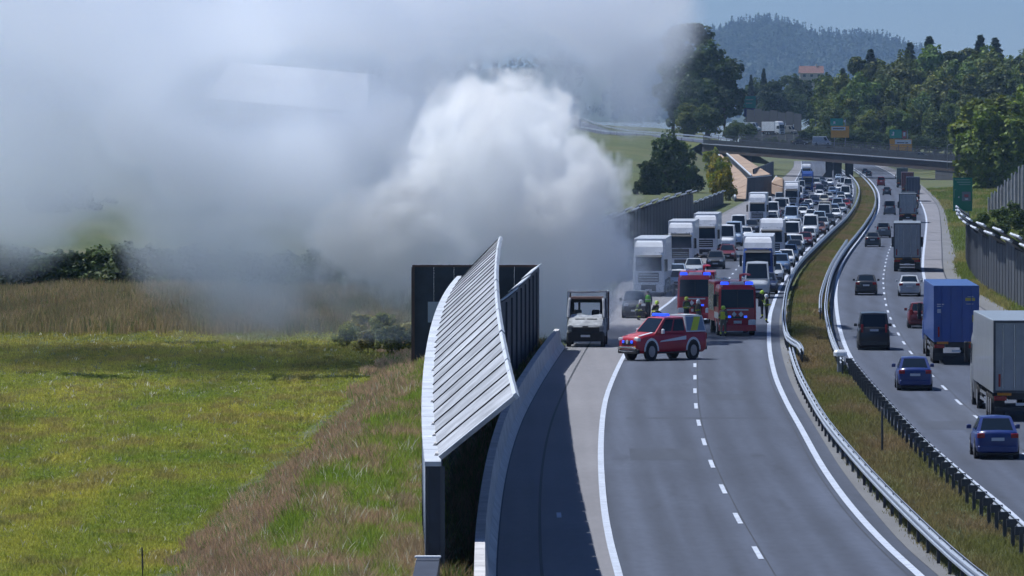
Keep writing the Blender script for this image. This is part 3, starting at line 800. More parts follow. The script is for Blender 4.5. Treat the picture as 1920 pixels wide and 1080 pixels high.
def house(px, py, d, w, h, label, wall, roofc):
    p = at_d(px, py, d); root = empty('house', p); tag(root, label, 'house')
    MB().box(-w / 2, w / 2, -w * .35, w * .35, -6, h).build('wall', wall, root)
    rf = MB().add([(-w / 2 - .8, -w * .35 - .8, h), (w / 2 + .8, -w * .35 - .8, h), (w / 2 + .8, w * .35 + .8, h), (-w / 2 - .8, w * .35 + .8, h), (-w / 2 - .6, 0, h + w * .32), (w / 2 + .6, 0, h + w * .32)],
                  [(0, 1, 5, 4), (2, 3, 4, 5), (1, 2, 5), (3, 0, 4), (3, 2, 1, 0)]).build('roof', roofc, root)
    MB().box(w * .2, w * .27, -.8, .8, h + w * .2, h + w * .42).build('chimney', wall, rf)
    for k in range(3):
        x = -w * .32 + k * w * .32
        MB().box(x - .8, x + .8, -w * .35 - .08, -w * .35 - .01, h * .35, h * .8).build('window', mat('far_window', (.05, .06, .08), .3), root)
M_RROOF = mat('red_roof', (.17, .085, .075), .8, var=.15, scale=.3); M_HWALL = mat('house_wall', (.42, .36, .32), .8)
house(1375, 90, 12500, 32, 11, 'house with pinkish walls high on the wooded hill, left of the summit', M_HWALL, M_RROOF)
house(1396, 95, 12400, 24, 8, 'smaller house just right of the high hillside house', M_HWALL, M_RROOF)
house(1521, 148, 3300, 14, 3.5, 'long red roofed house low on the hill behind the bridge', M_HWALL, M_RROOF)
def tower():
    p = at_d(1433, 56, 13000); root = empty('chapel', p); tag(root, 'tiny pointed chapel tower on the summit of the far hill', 'chapel')
    MB().box(-5, 5, -5, 5, -8, 19).build('tower', M_HWALL, root)
    MB().add([(-5.6, -5.6, 19), (5.6, -5.6, 19), (5.6, 5.6, 19), (-5.6, 5.6, 19), (0, 0, 34)], [(0, 1, 4), (1, 2, 4), (2, 3, 4), (3, 0, 4), (3, 2, 1, 0)]).build('spire', mat('dark_roof', (.06, .05, .05), .8), root)
tower()
def mast(px, py0, py1, d, label):
    a, b = at_d(px, py1, d), at_d(px, py0, d); root = empty('mast', a); tag(root, label, 'mast'); h = b.z - a.z
    MB().cyl((0, 0, h / 2 - 5), 'z', .3, h + 10, 6, .15).build('shaft', M_STEELD, root)
    MB().box(-.5, .5, -.2, .2, h * .85, h * .93).build('antenna', M_STEELD, root)
mast(1268, 6, 40, 2200, 'thin mast above the dark trees at the edge of the smoke')
def lamp_post(px, py0, py1, d, label):
    a, b = at_d(px, py1, d), at_d(px, py0, d); root = empty('street_lamp', a); tag(root, label, 'street lamp'); h = b.z - a.z
    MB().tube([(0, 0, -.5), (0, 0, h * .9), (.3, 0, h * .97), (1.4, 0, h)], .09, 6).build('pole', M_POLE, root)
    MB().cbox(1.3, 2.0, -.15, .15, h - .06, h + .1, .04).build('lamp_head', M_CAP, root)
lamp_post(1776, 270, 315, 1430, 'slender street lamp on the bridge left of the round tree')
# long pale hall seen through the smoke
def hall():
    tl, tr, br, bl = at_d(432, 118, 850), at_d(690, 140, 846), at_d(690, 214, 826), at_d(384, 186, 830)
    root = empty('storage_hall', (bl.x, bl.y, 8.0)); O = root.location; tag(root, 'long pale flat roofed hall showing dimly through the smoke', 'hall')
    M = mat('hall_white', (.80, .81, .83), .5, var=.06, scale=.3); n = 14
    for k in range(n):
        t0, t1 = k / n + .0006, (k + 1) / n - .0006
        MB().slab([bl.lerp(br, t0) - O, bl.lerp(br, t1) - O, tl.lerp(tr, t1) - O, tl.lerp(tr, t0) - O], .15).build('roof_panel', M, root)
    MB().rings([[Vector((p.x, p.y, z)) - O for p in (bl, br, tr, tl)] for z in (6.0, bl.z - 2.6)]).build('wall', mat('hall_wall', (.5, .52, .55), .7), root)
hall()
# ================================================================== plants
def leaf_mat(name, translucent=0.3, rough=0.6):
    m = bpy.data.materials.new(name); m.use_nodes = True; nt = m.node_tree; n = nt.nodes; L = nt.links
    b = n['Principled BSDF']; b.inputs['Roughness'].default_value = rough; b.inputs['Specular IOR Level'].default_value = .25
    a = n.new('ShaderNodeAttribute'); a.attribute_name = 'tint'
    oi = n.new('ShaderNodeObjectInfo')
    mr = n.new('ShaderNodeMapRange'); mr.inputs['To Min'].default_value = .75; mr.inputs['To Max'].default_value = 1.25
    L.new(oi.outputs['Random'], mr.inputs['Value'])
    mx0 = n.new('ShaderNodeVectorMath'); mx0.operation = 'MULTIPLY'; L.new(a.outputs['Color'], mx0.inputs[0]); L.new(oi.outputs['Color'], mx0.inputs[1])
    mx = n.new('ShaderNodeVectorMath'); mx.operation = 'MULTIPLY'; L.new(mx0.outputs[0], mx.inputs[0]); L.new(mr.outputs[0], mx.inputs[1])
    L.new(mx.outputs[0], b.inputs['Base Color'])
    t = n.new('ShaderNodeBsdfTranslucent'); L.new(mx.outputs[0], t.inputs['Color'])
    ms = n.new('ShaderNodeMixShader'); ms.inputs['Fac'].default_value = translucent
    L.new(b.outputs[0], ms.inputs[1]); L.new(t.outputs[0], ms.inputs[2]); L.new(ms.outputs[0], n['Material Output'].inputs['Surface'])
    return m
M_LEAF = leaf_mat('leaves', .3); M_GRASS = leaf_mat('grass_blades', .4, .7)
M_BARK = mat('bark', (.06, .05, .04), .9, var=.3, scale=2)
def quads_at(pos, nrm, size, g, aspect=.7):
    """leaf-sized quads at pos facing nrm"""
    n = len(pos); r = g.standard_normal((n, 3)); u = np.cross(nrm, r); u /= np.linalg.norm(u, axis=1, keepdims=True) + 1e-9; w = np.cross(nrm, u)
    s = size[:, None]
    v = np.stack([pos - u * s - w * s * aspect * .3, pos + u * s * .2 - w * s * aspect, pos + u * s + w * s * aspect * .3, pos - u * s * .1 + w * s * aspect], 1).reshape(-1, 3)
    return v, np.arange(4 * n).reshape(-1, 4)
def broad_crown(name, seed, W, H, nleaf, leaf, lobes=26, base=.18):
    """leaf clumps through an uneven volume; height H, half width W, crown from base*H up"""
    g = np.random.default_rng(seed)
    cs = []
    for k in range(lobes):
        a = g.uniform(0, 2 * np.pi); z = g.uniform(0, 1) ** .85
        rad = W * (np.sin(np.pi * (.12 + .80 * z)) ** .75) * g.uniform(.35, .82)
        cs.append((rad * np.cos(a), rad * np.sin(a), H * (base + (1 - base) * (.08 + .84 * z)), W * g.uniform(.22, .42)))
    cs.append((0, 0, H * .6, W * .5)); cs.append((g.uniform(-.15, .15) * W, 0, H * .88, W * .26))
    cs = np.array(cs); wgt = cs[:, 3] ** 2; idx = g.choice(len(cs), nleaf, p=wgt / wgt.sum())
    dr = g.standard_normal((nleaf, 3)); dr /= np.linalg.norm(dr, axis=1, keepdims=True)
    rr = g.uniform(.35, 1.06, nleaf) ** .5
    # gather leaves into twig clumps
    pos = cs[idx, :3] + dr * (cs[idx, 3] * rr)[:, None] * np.array([1, 1, .85])
    jit = np.sin(pos * 2.7 / max(leaf, .2) * .35) * leaf * .8
    pos = pos + jit
    nr = dr * .6 + np.array([0, 0, .5]) + g.standard_normal((nleaf, 3)) * .5; nr /= np.linalg.norm(nr, axis=1, keepdims=True)
    v, q = quads_at(pos, nr, leaf * g.uniform(.6, 1.3, nleaf), g)
    lobe_t = g.uniform(.75, 1.25, len(cs))[idx]
    c = np.array([.072, .105, .028])[None] * (lobe_t * g.uniform(.7, 1.3, nleaf))[:, None] * np.where(g.random((nleaf, 1)) < .12, np.array([1.7, 1.35, .8]), 1.0)
    return np_mesh(name, v, quads=q, cols=c)
def conifer_crown(name, seed, W, H, nleaf, leaf):
    """boughs in loose whorls, each a drooping spray of needles"""
    g = np.random.default_rng(seed); nb = 230; per = nleaf // nb; P = []; Nn = []; C = []
    for k in range(nb):
        u = (k + g.uniform(0, 1)) / nb; u = u ** .8; z = H * (.06 + .93 * u); ln = W * (1 - u) ** .8 * g.uniform(.6, 1.12) + .12; a = g.uniform(0, 6.283)
        s_ = g.random(per) ** .6; r = ln * s_; sw = g.normal(0, .12, per) * r
        x = r * np.cos(a) - sw * np.sin(a); y = r * np.sin(a) + sw * np.cos(a); zz = z + r * g.uniform(.0, .25) - .42 * r * s_ + g.normal(0, .10, per)
        P.append(np.stack([x, y, zz], 1)); Nn.append(np.array([.4 * np.cos(a), .4 * np.sin(a), 1.0])[None] + g.standard_normal((per, 3)) * .4); C.append(np.full(per, g.uniform(.7, 1.3)))
    pos = np.concatenate(P); nr = np.concatenate(Nn); nr /= np.linalg.norm(nr, axis=1, keepdims=True); n = len(pos)
    v, q = quads_at(pos, nr, leaf * g.uniform(.5, 1.15, n), g, .5)
    c = np.array([.034, .060, .032])[None] * (np.concatenate(C) * g.uniform(.75, 1.25, n))[:, None]
    return np_mesh(name, v, quads=q, cols=c)
def trunk_mesh(name, seed, H, W, r, limbs=6, conifer=False):
    g = random.Random(seed); m = MB()
    top = H * (.95 if conifer else .72)
    m.tube([(0, 0, -1.0), (0, 0, H * .12), (g.uniform(-.02, .02) * H, 0, H * .4), (g.uniform(-.03, .03) * H, 0, top)], [r * 1.25, r, r * .7, r * .12], 8)
    for k in range(limbs):
        a = k * 2.4 + g.uniform(-.4, .4); z0 = H * g.uniform(.2, .5); R_ = W * g.uniform(.5, .75)
        if conifer: z0 = H * (.15 + .1 * k); R_ = W * (1 - z0 / H) * .7
        m.tube([(0, 0, z0), (R_ * .45 * math.cos(a), R_ * .45 * math.sin(a), z0 + H * (.08 if not conifer else -.01)), (R_ * math.cos(a), R_ * math.sin(a), z0 + H * (.2 if not conifer else -.03))], [r * .45, r * .28, r * .08], 6)
    return m.mesh(name, True)
PROTO = {}
def proto(kind, crown, trunk): crown.materials.append(M_LEAF); trunk.materials.append(M_BARK); PROTO[kind] = (crown, trunk)
for i in range(4): proto(f'broad{i}', broad_crown('crown', 40 + i, 6.0 + .6 * (i % 2), 17.0, 9000, .42, 24 + 5 * i, .12), trunk_mesh('trunk', i, 17, 6, .4))
for i in range(2): proto(f'tall{i}', broad_crown('crown', 60 + i, 4.2, 22.0, 9000, .42, 34, .08), trunk_mesh('trunk', 10 + i, 22, 4, .4))
for i in range(3): proto(f'conifer{i}', conifer_crown('crown', 70 + i, 3.6 + .5 * i, 24.0, 6500, .55), trunk_mesh('trunk', 20 + i, 24, 3.5, .35, 6, True))
for i in range(2): proto(f'bush{i}', broad_crown('crown', 80 + i, 2.4, 3.6, 3200, .20, 16, .0), trunk_mesh('trunk', 30 + i, 3.6, 2.2, .08, 5))
def tree(kind, loc, h, label, name='broadleaf_tree', group=None, wide=1.0, tint=(1, 1, 1), rot=None, cat='tree'):
    crown, trunk = PROTO[kind]
    H0 = {'b': 17, 't': 22, 'c': 24}[kind[0]] if kind[:4] != 'bush' else 3.6
    s = h / H0
    root = empty(name, loc, rng.uniform(0, 6.28) if rot is None else rot, (s * wide, s * wide, s)); tag(root, label, cat, group)
    c = link('crown', crown, root); c.color = (*tint, 1)
    link('trunk', trunk, root)
    return root
def tree_px(kind, px, top, foot, d, label, **k):
    """a tree whose foot and top show at these photo rows"""
    p, q = at_d(px, foot, d), at_d(px, top, d); return tree(kind, (p.x, p.y, p.z), q.z - p.z, label, **k)

ORDN = ['first', 'second', 'third', 'fourth', 'fifth', 'sixth', 'seventh', 'eighth', 'ninth', 'tenth', 'eleventh', 'twelfth', 'thirteenth', 'fourteenth', 'fifteenth', 'sixteenth', 'seventeenth', 'eighteenth', 'nineteenth', 'twentieth']
ORDN += ['twenty ' + o for o in ORDN[:9]] + ['thirtieth'] + ['thirty ' + o for o in ORDN[:9]]
# trees one can tell apart
DK = (.55, .70, .60)
tree_px('broad1', 1255, 250, 392, 1150, 'dark round tree between the smoke and the sloping brown barriers', wide=.92, tint=(.6, .75, .6))
tree_px('broad0', 1215, 300, 396, 1120, 'low dark tree leaning out of the smoke left of the round one', wide=1.0, tint=(.6, .75, .6))
tree_px('broad3', 1290, 310, 392, 1160, 'small dark tree at the foot of the round one, beside the yellow shrubs', wide=1.0, tint=(.6, .75, .6))
tree_px('tall0', 1285, 36, 255, 1900, 'tallest dark tree right at the edge of the smoke', wide=1.45, tint=DK)
tree_px('broad2', 1325, 82, 250, 1880, 'broad dark tree crown right of the tallest one', wide=1.2, tint=DK)
tree_px('broad0', 1358, 112, 248, 1870, 'dark tree with a rounded right flank above the side road', wide=1.05, tint=DK)
tree_px('tall1', 1262, 90, 255, 1920, 'dark tree half hidden by smoke behind the side road', wide=1.1, tint=DK)
tree_px('broad1', 1300, 140, 250, 1850, 'dark leafy tree filling the gap below the tallest one', wide=1.1, tint=DK)
tree_px('broad3', 1290, 195, 262, 1760, 'olive bushy tree standing by the bend of the side road', wide=1.25, tint=(1.7, 1.45, .9))
tree_px('broad2', 1330, 197, 262, 1750, 'lighter green bushy tree left of the bridge end', wide=1.3, tint=(1.5, 1.5, .9))
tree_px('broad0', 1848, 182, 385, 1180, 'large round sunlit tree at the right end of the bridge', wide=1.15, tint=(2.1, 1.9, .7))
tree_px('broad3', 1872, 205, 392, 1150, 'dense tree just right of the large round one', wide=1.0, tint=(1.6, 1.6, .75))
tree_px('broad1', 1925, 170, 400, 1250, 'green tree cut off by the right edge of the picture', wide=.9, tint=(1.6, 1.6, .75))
tree_px('broad2', 1905, 330, 420, 830, 'low dark tree on the bank above the right noise barrier', wide=1.0, tint=(.8, .9, .7))
# wooded slope on the right
wood = [('conifer0', 1838, 66, 1990), ('conifer1', 1742, 68, 2010), ('conifer2', 1866, 71, 2050), ('conifer0', 1706, 80, 2030), ('conifer1', 1632, 92, 1960), ('conifer1', 1580, 128, 1900)]
words_ = ['pointed spruce standing above the wood, over the right bridge end', 'spruce with feathery top over the middle of the wood', 'slim spruce near the right end of the wood', 'spruce left of the feathery topped one', 'dark spruce at the left shoulder of the wood', 'low spruce at the left foot of the wood']
for (k, x, t, d), w in zip(wood, words_): tree_px(k, x, t, 262, d, w, name='spruce_tree', wide=1.5, tint=(.85, .95, .95), group='spruces above the right wood')
n_ = 0
for row, (d, y0, y1) in enumerate(((1960, 106, 268), (1890, 120, 272), (1820, 146, 276), (1760, 185, 280), (1700, 205, 284))):
    x = 1548 + row * 6; col_ = 0
    while x < 1990:
        lift = 22 * math.sin((x - 1540) / 60) * .4 + rng.uniform(-14, 14) + (20 if x < 1590 else 0)
        kind = rng.choice(['broad0', 'broad1', 'broad2', 'broad3', 'tall0', 'tall1'])
        g_ = rng.uniform(.8, 1.25)
        tree_px(kind, x, y0 + lift, y1, d + rng.uniform(-25, 25), f'{ORDN[col_]} tree from the left in the {["rear", "fourth", "third", "second", "front"][row]} row of the right wood', group='trees of the right wood', wide=rng.uniform(.8, 1.05), tint=(g_ * rng.uniform(1.1, 1.6), g_ * 1.3, g_ * .85))
        x += rng.uniform(24, 36); n_ += 1; col_ += 1
for q_, (x, t, k) in enumerate(((1408, 140, 'conifer0'), (1432, 128, 'conifer1'), (1420, 150, 'broad1'), (1450, 150, 'broad0'), (1478, 138, 'tall0'), (1500, 142, 'broad2'), (1518, 150, 'conifer2'), (1462, 165, 'broad3'), (1490, 170, 'broad1'), (1440, 178, 'broad2'), (1535, 165, 'conifer0'))):
    tree_px(k, x, t, 240, 2300 + rng.uniform(-60, 60), ['spruce at the left end', 'taller spruce near the left end', 'leafy tree second from the left', 'rounded tree in the middle left', 'tall leafy tree in the middle', 'leafy tree right of the middle', 'spruce near the right end', 'low tree in the middle front', 'low tree right of the middle front', 'low tree at the left front', 'spruce at the right end'][q_] + ' of the dark clump behind the bridge', name='spruce_tree' if k[0] == 'c' else 'broadleaf_tree', group='dark clump behind the bridge', tint=(.75, .85, .9), wide=1.0)
for i in range(26):
    x = 1368 + i * 17 + rng.uniform(-4, 4); foot = 262 + (x - 1368) * .055; d = 1735 - (x - 1368) * .25 + rng.uniform(-15, 15)
    if 1405 < x < 1492 : foot += 4; top = foot - rng.uniform(10, 14)
    else: top = foot - rng.uniform(22, 36)
    tree_px('broad%d' % (i % 4), x, top, foot + 6, d, f'{ORDN[i]} low dark bush from the left in the thicket just behind the bridge', name='thicket_bush', group='thicket behind the bridge', wide=1.5, tint=(.75, .85, .7), cat='bush')
# yellow flowering shrubs beside the brown barriers
for i, (x, y, s) in enumerate(((1312, 275, 9), (1320, 290, 11), (1329, 303, 12), (1338, 318, 13), (1346, 330, 14), (1353, 345, 15), (1360, 358, 15))):
    d = row_dist(y + 18); p = at_d(x, y + s, d)
    tree('bush%d' % (i % 2), (p.x, p.y, p.z), 2 * s * d / F * 1.9, f'{["yellow", "yellow green"][i % 2]} shrub, {ORDN[i]} from the far end beside the brown sloping barrier', name='yellow_shrub', group='yellow shrubs by the brown barrier', wide=.7, tint=(4.2, 2.6, .5) if i % 2 == 0 else (2.6, 2.2, .6), cat='shrub')
# trees and hedge behind the smoke on the left
for i, (x, t, fo, d) in enumerate(((-40, 335, 440, 690), (30, 350, 440, 700), (90, 345, 440, 680), (150, 350, 438, 690), (205, 370, 438, 700), (-110, 330, 440, 700), (300, 330, 430, 760), (420, 340, 430, 780), (560, 330, 425, 800), (680, 335, 420, 820), (60, 325, 425, 790), (125, 320, 425, 800), (190, 318, 425, 795), (250, 325, 425, 800), (10, 322, 425, 800))):
    tree_px('broad%d' % (i % 4), x, t, fo, d, f'{ORDN[[1, 3, 5, 7, 9, 0, 11, 12, 13, 14, 4, 6, 8, 10, 2][i]]} blurred dark tree from the left, behind the smoke above the hedge', group='trees behind the smoke', tint=(.75, .85, .9), wide=1.3)
for i in range(34):
    x = -260 + i * 33 + rng.uniform(-10, 10)
    if x > 780: break
    p = at(x, 547, -2.0); h = rng.uniform(3.6, 5.2) * (1 if x < 330 else .85)
    tree('bush%d' % (i % 2), (p.x, p.y + rng.uniform(0, 12), -2.1), h, f'{ORDN[i]} dark bush from the left in the hedge behind the brown reeds', name='hedge_bush', group='hedge behind the reeds', wide=1.15, tint=(rng.uniform(.8, 1.1), 1.0, .8), cat='bush')
for i, (x, y, h) in enumerate(((650, 640, 1.5), (690, 652, 1.3), (735, 655, 1.8), (765, 640, 1.5), (720, 622, 1.6), (670, 618, 1.4))):
    p = at(x, y, -1.6); tree('bush%d' % (i % 2), (p.x, p.y, -1.8), h, ['leftmost green brown', 'second reddish', 'tallest green brown', 'reddish', 'rear green brown', 'small reddish'][i] + ' weed bush left of the dark angled barrier', name='weed_bush', group='bushes by the angled barrier', wide=1.2, tint=((4.2, 2.6, 2.6) if i % 2 else (3.0, 2.2, 1.4)), cat='bush')

for i, (x, y, h, d) in enumerate(((1845, 395, 2.0, 700), (1880, 410, 2.4, 680), (1912, 430, 2.8, 640), (1900, 385, 2.6, 720), (1935, 460, 3, 560), (1830, 420, 1.5, 690), (1870, 440, 2, 620))):
    p = at_d(x, y, d); gz = ground_z(p.x, p.y)
    tree('bush%d' % (i % 2), (p.x, p.y, gz - .2), h, f'{ORDN[[1, 3, 5, 4, 6, 0, 2][i]]} green bush from the left on the bank behind the right noise barrier', name='bank_bush', group='bushes on the right bank', wide=1.1, tint=(1.0, 1.15, .8), cat='bush')
# far wooded hill: one mass of small crowns
def far_wood():
    g = np.random.default_rng(5); V = []; C = []
    n = 6000
    for k in range(n):
        x = g.uniform(1150, 2250) if k > 700 else g.uniform(-700, 1150)
        t = g.random() ** .7 * 1.02
        p = hill_at(x, min(t, 1.0)); con = g.random() < .45
        h = g.uniform(18, 33) * (1.35 if con else 1); w = h * (.2 if con else .36)
        m = 42
        dr = g.standard_normal((m, 3)); dr /= np.linalg.norm(dr, axis=1, keepdims=True)
        if con:
            zz = g.random(m) ** 1.5; rr = w * (1 - zz) * g.uniform(.4, 1, m); a = g.uniform(0, 6.283, m)
            pos = np.stack([rr * np.cos(a), rr * np.sin(a), zz * h], 1)
        else: pos = dr * np.array([w, w, h * .42]) * g.uniform(.6, 1, (m, 1)) + np.array([0, 0, h * .55])
        nr = dr + np.array([0, 0, .7]); nr /= np.linalg.norm(nr, axis=1, keepdims=True)
        v, _ = quads_at(pos + np.array(p)[None], nr, g.uniform(2.2, 4.4, m), g)
        V.append(v); base = np.array([.03, .05, .026] if con else [.05, .075, .025]) * g.uniform(.7, 1.3)
        C.append(base[None] * g.uniform(.75, 1.25, (m, 1)))
    V = np.concatenate(V); q = np.arange(len(V)).reshape(-1, 4)
    o = link('far_wood', np_mesh('far_wood', V, quads=q, cols=np.concatenate(C)), None, M_LEAF)
    tag(o, 'blue hazy wood covering the far hill', 'wood', kind='stuff')
far_wood()

# ================================================================== grass
def tufts(name, pos, hgt, col, blades, width, g, spread=.12, lean=.35):
    """one mesh of grass blades; pos (n,3), hgt (n), col (n,3), width (n)"""
    n = len(pos); N = n * blades
    P = np.repeat(pos, blades, 0) + np.concatenate([g.normal(0, spread, (N, 2)), np.zeros((N, 1))], 1)
    H = np.repeat(hgt, blades) * g.uniform(.55, 1.15, N); W = np.repeat(width, blades) * g.uniform(.6, 1.3, N)
    a = g.uniform(0, 6.283, N); ld = g.uniform(0, 6.283, N); la = H * g.normal(lean, .2, N)
    side = np.stack([np.cos(a), np.sin(a), np.zeros(N)], 1) * W[:, None]
    tip = P + np.stack([np.cos(ld) * la, np.sin(ld) * la, H], 1)
    mid = P * .45 + tip * .55 + np.stack([np.zeros(N), np.zeros(N), H * .12], 1)
    v = np.stack([P - side * .5, P + side * .5, mid + side * .45, tip, mid - side * .45], 1).reshape(-1, 3)
    b = np.arange(N)[:, None] * 5
    q = b + np.array([[0, 1, 2, 4]]); t = b + np.array([[4, 2, 3]])
    c = np.repeat(col, blades, 0) * g.uniform(.7, 1.3, (N, 1)) * 1.7
    me = np_mesh(name, v, quads=q, tris=t, cols=np.concatenate([c, c]))
    return me
def vnoise(x, y, s, seed=0):
    """smooth value noise for patches"""
    g = np.random.default_rng(seed); T = g.random((64, 64))
    u, v = x / s, y / s; i, j = np.floor(u).astype(int), np.floor(v).astype(int); fu, fv = u - i, v - j
    fu, fv = fu * fu * (3 - 2 * fu), fv * fv * (3 - 2 * fv)
    def t(a, b): return T[a % 64, b % 64]
    return (t(i, j) * (1 - fu) + t(i + 1, j) * fu) * (1 - fv) + (t(i, j + 1) * (1 - fu) + t(i + 1, j + 1) * fu) * fv
LE_t = np.linspace(100, 700, 301); LE_x = np.array([lx(LE, y) for y in LE_t])
def field_points(n, x0, x1, y0, y1, g, z=-2.0):
    px, py = g.uniform(x0, x1, n), g.uniform(y0, y1, n)
    d = (CAMZ - z) * F / (py - HZ)
    X = (px - 960) / F * d
    t = np.interp(d, LE_t, LE_x) - X
    zz = -2.0 * sstep(5.5, 12, t) * (1 - sstep(600, 1000, d)) - .03
    return px, py, X, d, zz, t
def meadow():
    g = np.random.default_rng(21)
    sc_ = lambda d: d / 200.0
    SX = [(330, 1080), (400, 1010), (470, 960), (560, 895), (640, 815), (680, 740), (705, 690), (735, 650), (775, 600), (790, 560)]
    sy = np.array([p[1] for p in SX][::-1], float); sx = np.array([p[0] for p in SX][::-1], float)
    px, py, X, d, z, t = field_points(140000, -320, 830, 622, 1290, g)
    edge = np.interp(py, sy, sx) + 40 * (vnoise(X, d * .3, 1.3, 3) - .5) * 2
    n1 = vnoise(X, d * .22, 2.6, 1); n2 = vnoise(X, d * .25, .9, 2); n3 = vnoise(X, d * .15, 6.0, 4)
    strip_w = (95 + 75 * (py - 600) / 480) * (.75 + .5 * n1)
    instrip = (px > edge) & (px < edge + strip_w)
    right = px >= edge + strip_w
    keep = t > 1.0
    G1, G2, YG, BR = np.array([.150, .215, .028]), np.array([.080, .150, .026]), np.array([.33, .315, .055]), np.array([.19, .125, .07])
    col = G1[None] * (1 - n1[:, None]) + YG[None] * n1[:, None]
    bl = sstep(.75, 1.15, n2 + n1 * .5)[:, None] * .6; col = col * (1 - bl) + np.array([.20, .16, .065]) * bl
    dk = sstep(.5, .8, n3)[:, None]; col = col * (1 - dk * np.array([.34, .36, .3]))
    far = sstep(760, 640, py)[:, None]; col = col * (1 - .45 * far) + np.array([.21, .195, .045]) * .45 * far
    brs = np.array([.30, .22, .135])
    col = np.where(instrip[:, None], np.where((g.random(len(px)) < .10 + .25 * sstep(.55, .8, n2))[:, None], G2 * 1.3, brs * (0.8 + .5 * n2[:, None])), col)
    mixr = (n2 * .6 + n1 * .4)
    col = np.where(right[:, None], (lambda w_: brs * .85 * w_ + G1 * np.array([.95, .95, 1.0]) * (1 - w_))(sstep(.35, .65, mixr + g.normal(0, .12, len(px)))[:, None]), col)
    h = .09 + .10 * n2 + .07 * n1
    h = np.where(instrip, .32 + .34 * n2, h); h = np.where(right, .35 + .35 * n1, h)
    wd = .020 * sc_(d) * np.where(instrip | right, 1.15, 1.5)
    col[:, 0] *= 1.06; col[:, 1] *= .98; col[:, 2] *= 1.0
    # taller weed clumps scattered through the meadow
    cl = (vnoise(X, d * .35, .55, 12) > .80) & ~instrip; h = np.where(cl, h * 1.45, h); col = np.where(cl[:, None], col * np.array([.78, .85, .8]), col)
    fl = g.random(len(px)) < .005; col = np.where(fl[:, None], np.array([.42, .40, .30]), col); h = np.where(fl, h * 1.4, h)
    sel = keep & ~instrip & ~right
    me = tufts('meadow_grass', np.stack([X, d, z], 1)[sel], h[sel], col[sel], 5, wd[sel], g, .12, .6); o = link('meadow_grass', me, None, M_GRASS)
    tag(o, 'green and yellow meadow grass left of the barriers', 'grass', kind='stuff')
    sel = keep & instrip
    me = tufts('dry_grass', np.stack([X, d, z], 1)[sel], h[sel], col[sel], 7, wd[sel], g, .16, .4); o = link('dry_grass', me, None, M_GRASS)
    tag(o, 'reddish brown strip of tall dry grass crossing the meadow edge', 'grass', kind='stuff')
    sel = keep & right
    me = tufts('bank_grass', np.stack([X, d, z], 1)[sel], h[sel], col[sel], 6, wd[sel] * 1.1, g, .16, .45); o = link('bank_grass', me, None, M_GRASS)
    tag(o, 'mixed green weeds and dry grass on the bank beside the leaning barrier', 'grass', kind='stuff')
    # the field of brown reeds beyond
    px, py, X, d, z, t = field_points(34000, -320, 770, 545, 640, g)
    edge = 640 + 40 * (vnoise(X, d, 3, 8) - .5)
    sel = (t > 2) & ((px < edge) | (g.random(len(px)) < .4)) & (py < 634 - 16 * vnoise(X, d * .05, 1.1, 14) - 8 * g.random(len(px)))
    n1 = vnoise(X, d * .1, 3.5, 9)
    col = (lambda q_: np.array([.20, .145, .075])[None] * (.6 + .5 * n1[:, None] + .5 * q_) + np.array([.012, .03, .006]) * (1 - q_))(vnoise(X, d * .06, 1.7, 31)[:, None]) ; col = np.where((g.random(len(px)) < .15)[:, None], np.array([.10, .13, .035]), col)
    me = tufts('reeds', np.stack([X, d, z], 1)[sel], (.50 + .6 * n1 + .5 * vnoise(X, d * .1, .8, 32))[sel], col[sel], 5, (.05 + 0 * d)[sel], g, .25, .25); o = link('reeds', me, None, M_GRASS)
    tag(o, 'band of tall brown reeds between meadow and hedge', 'reeds', kind='stuff')
meadow()
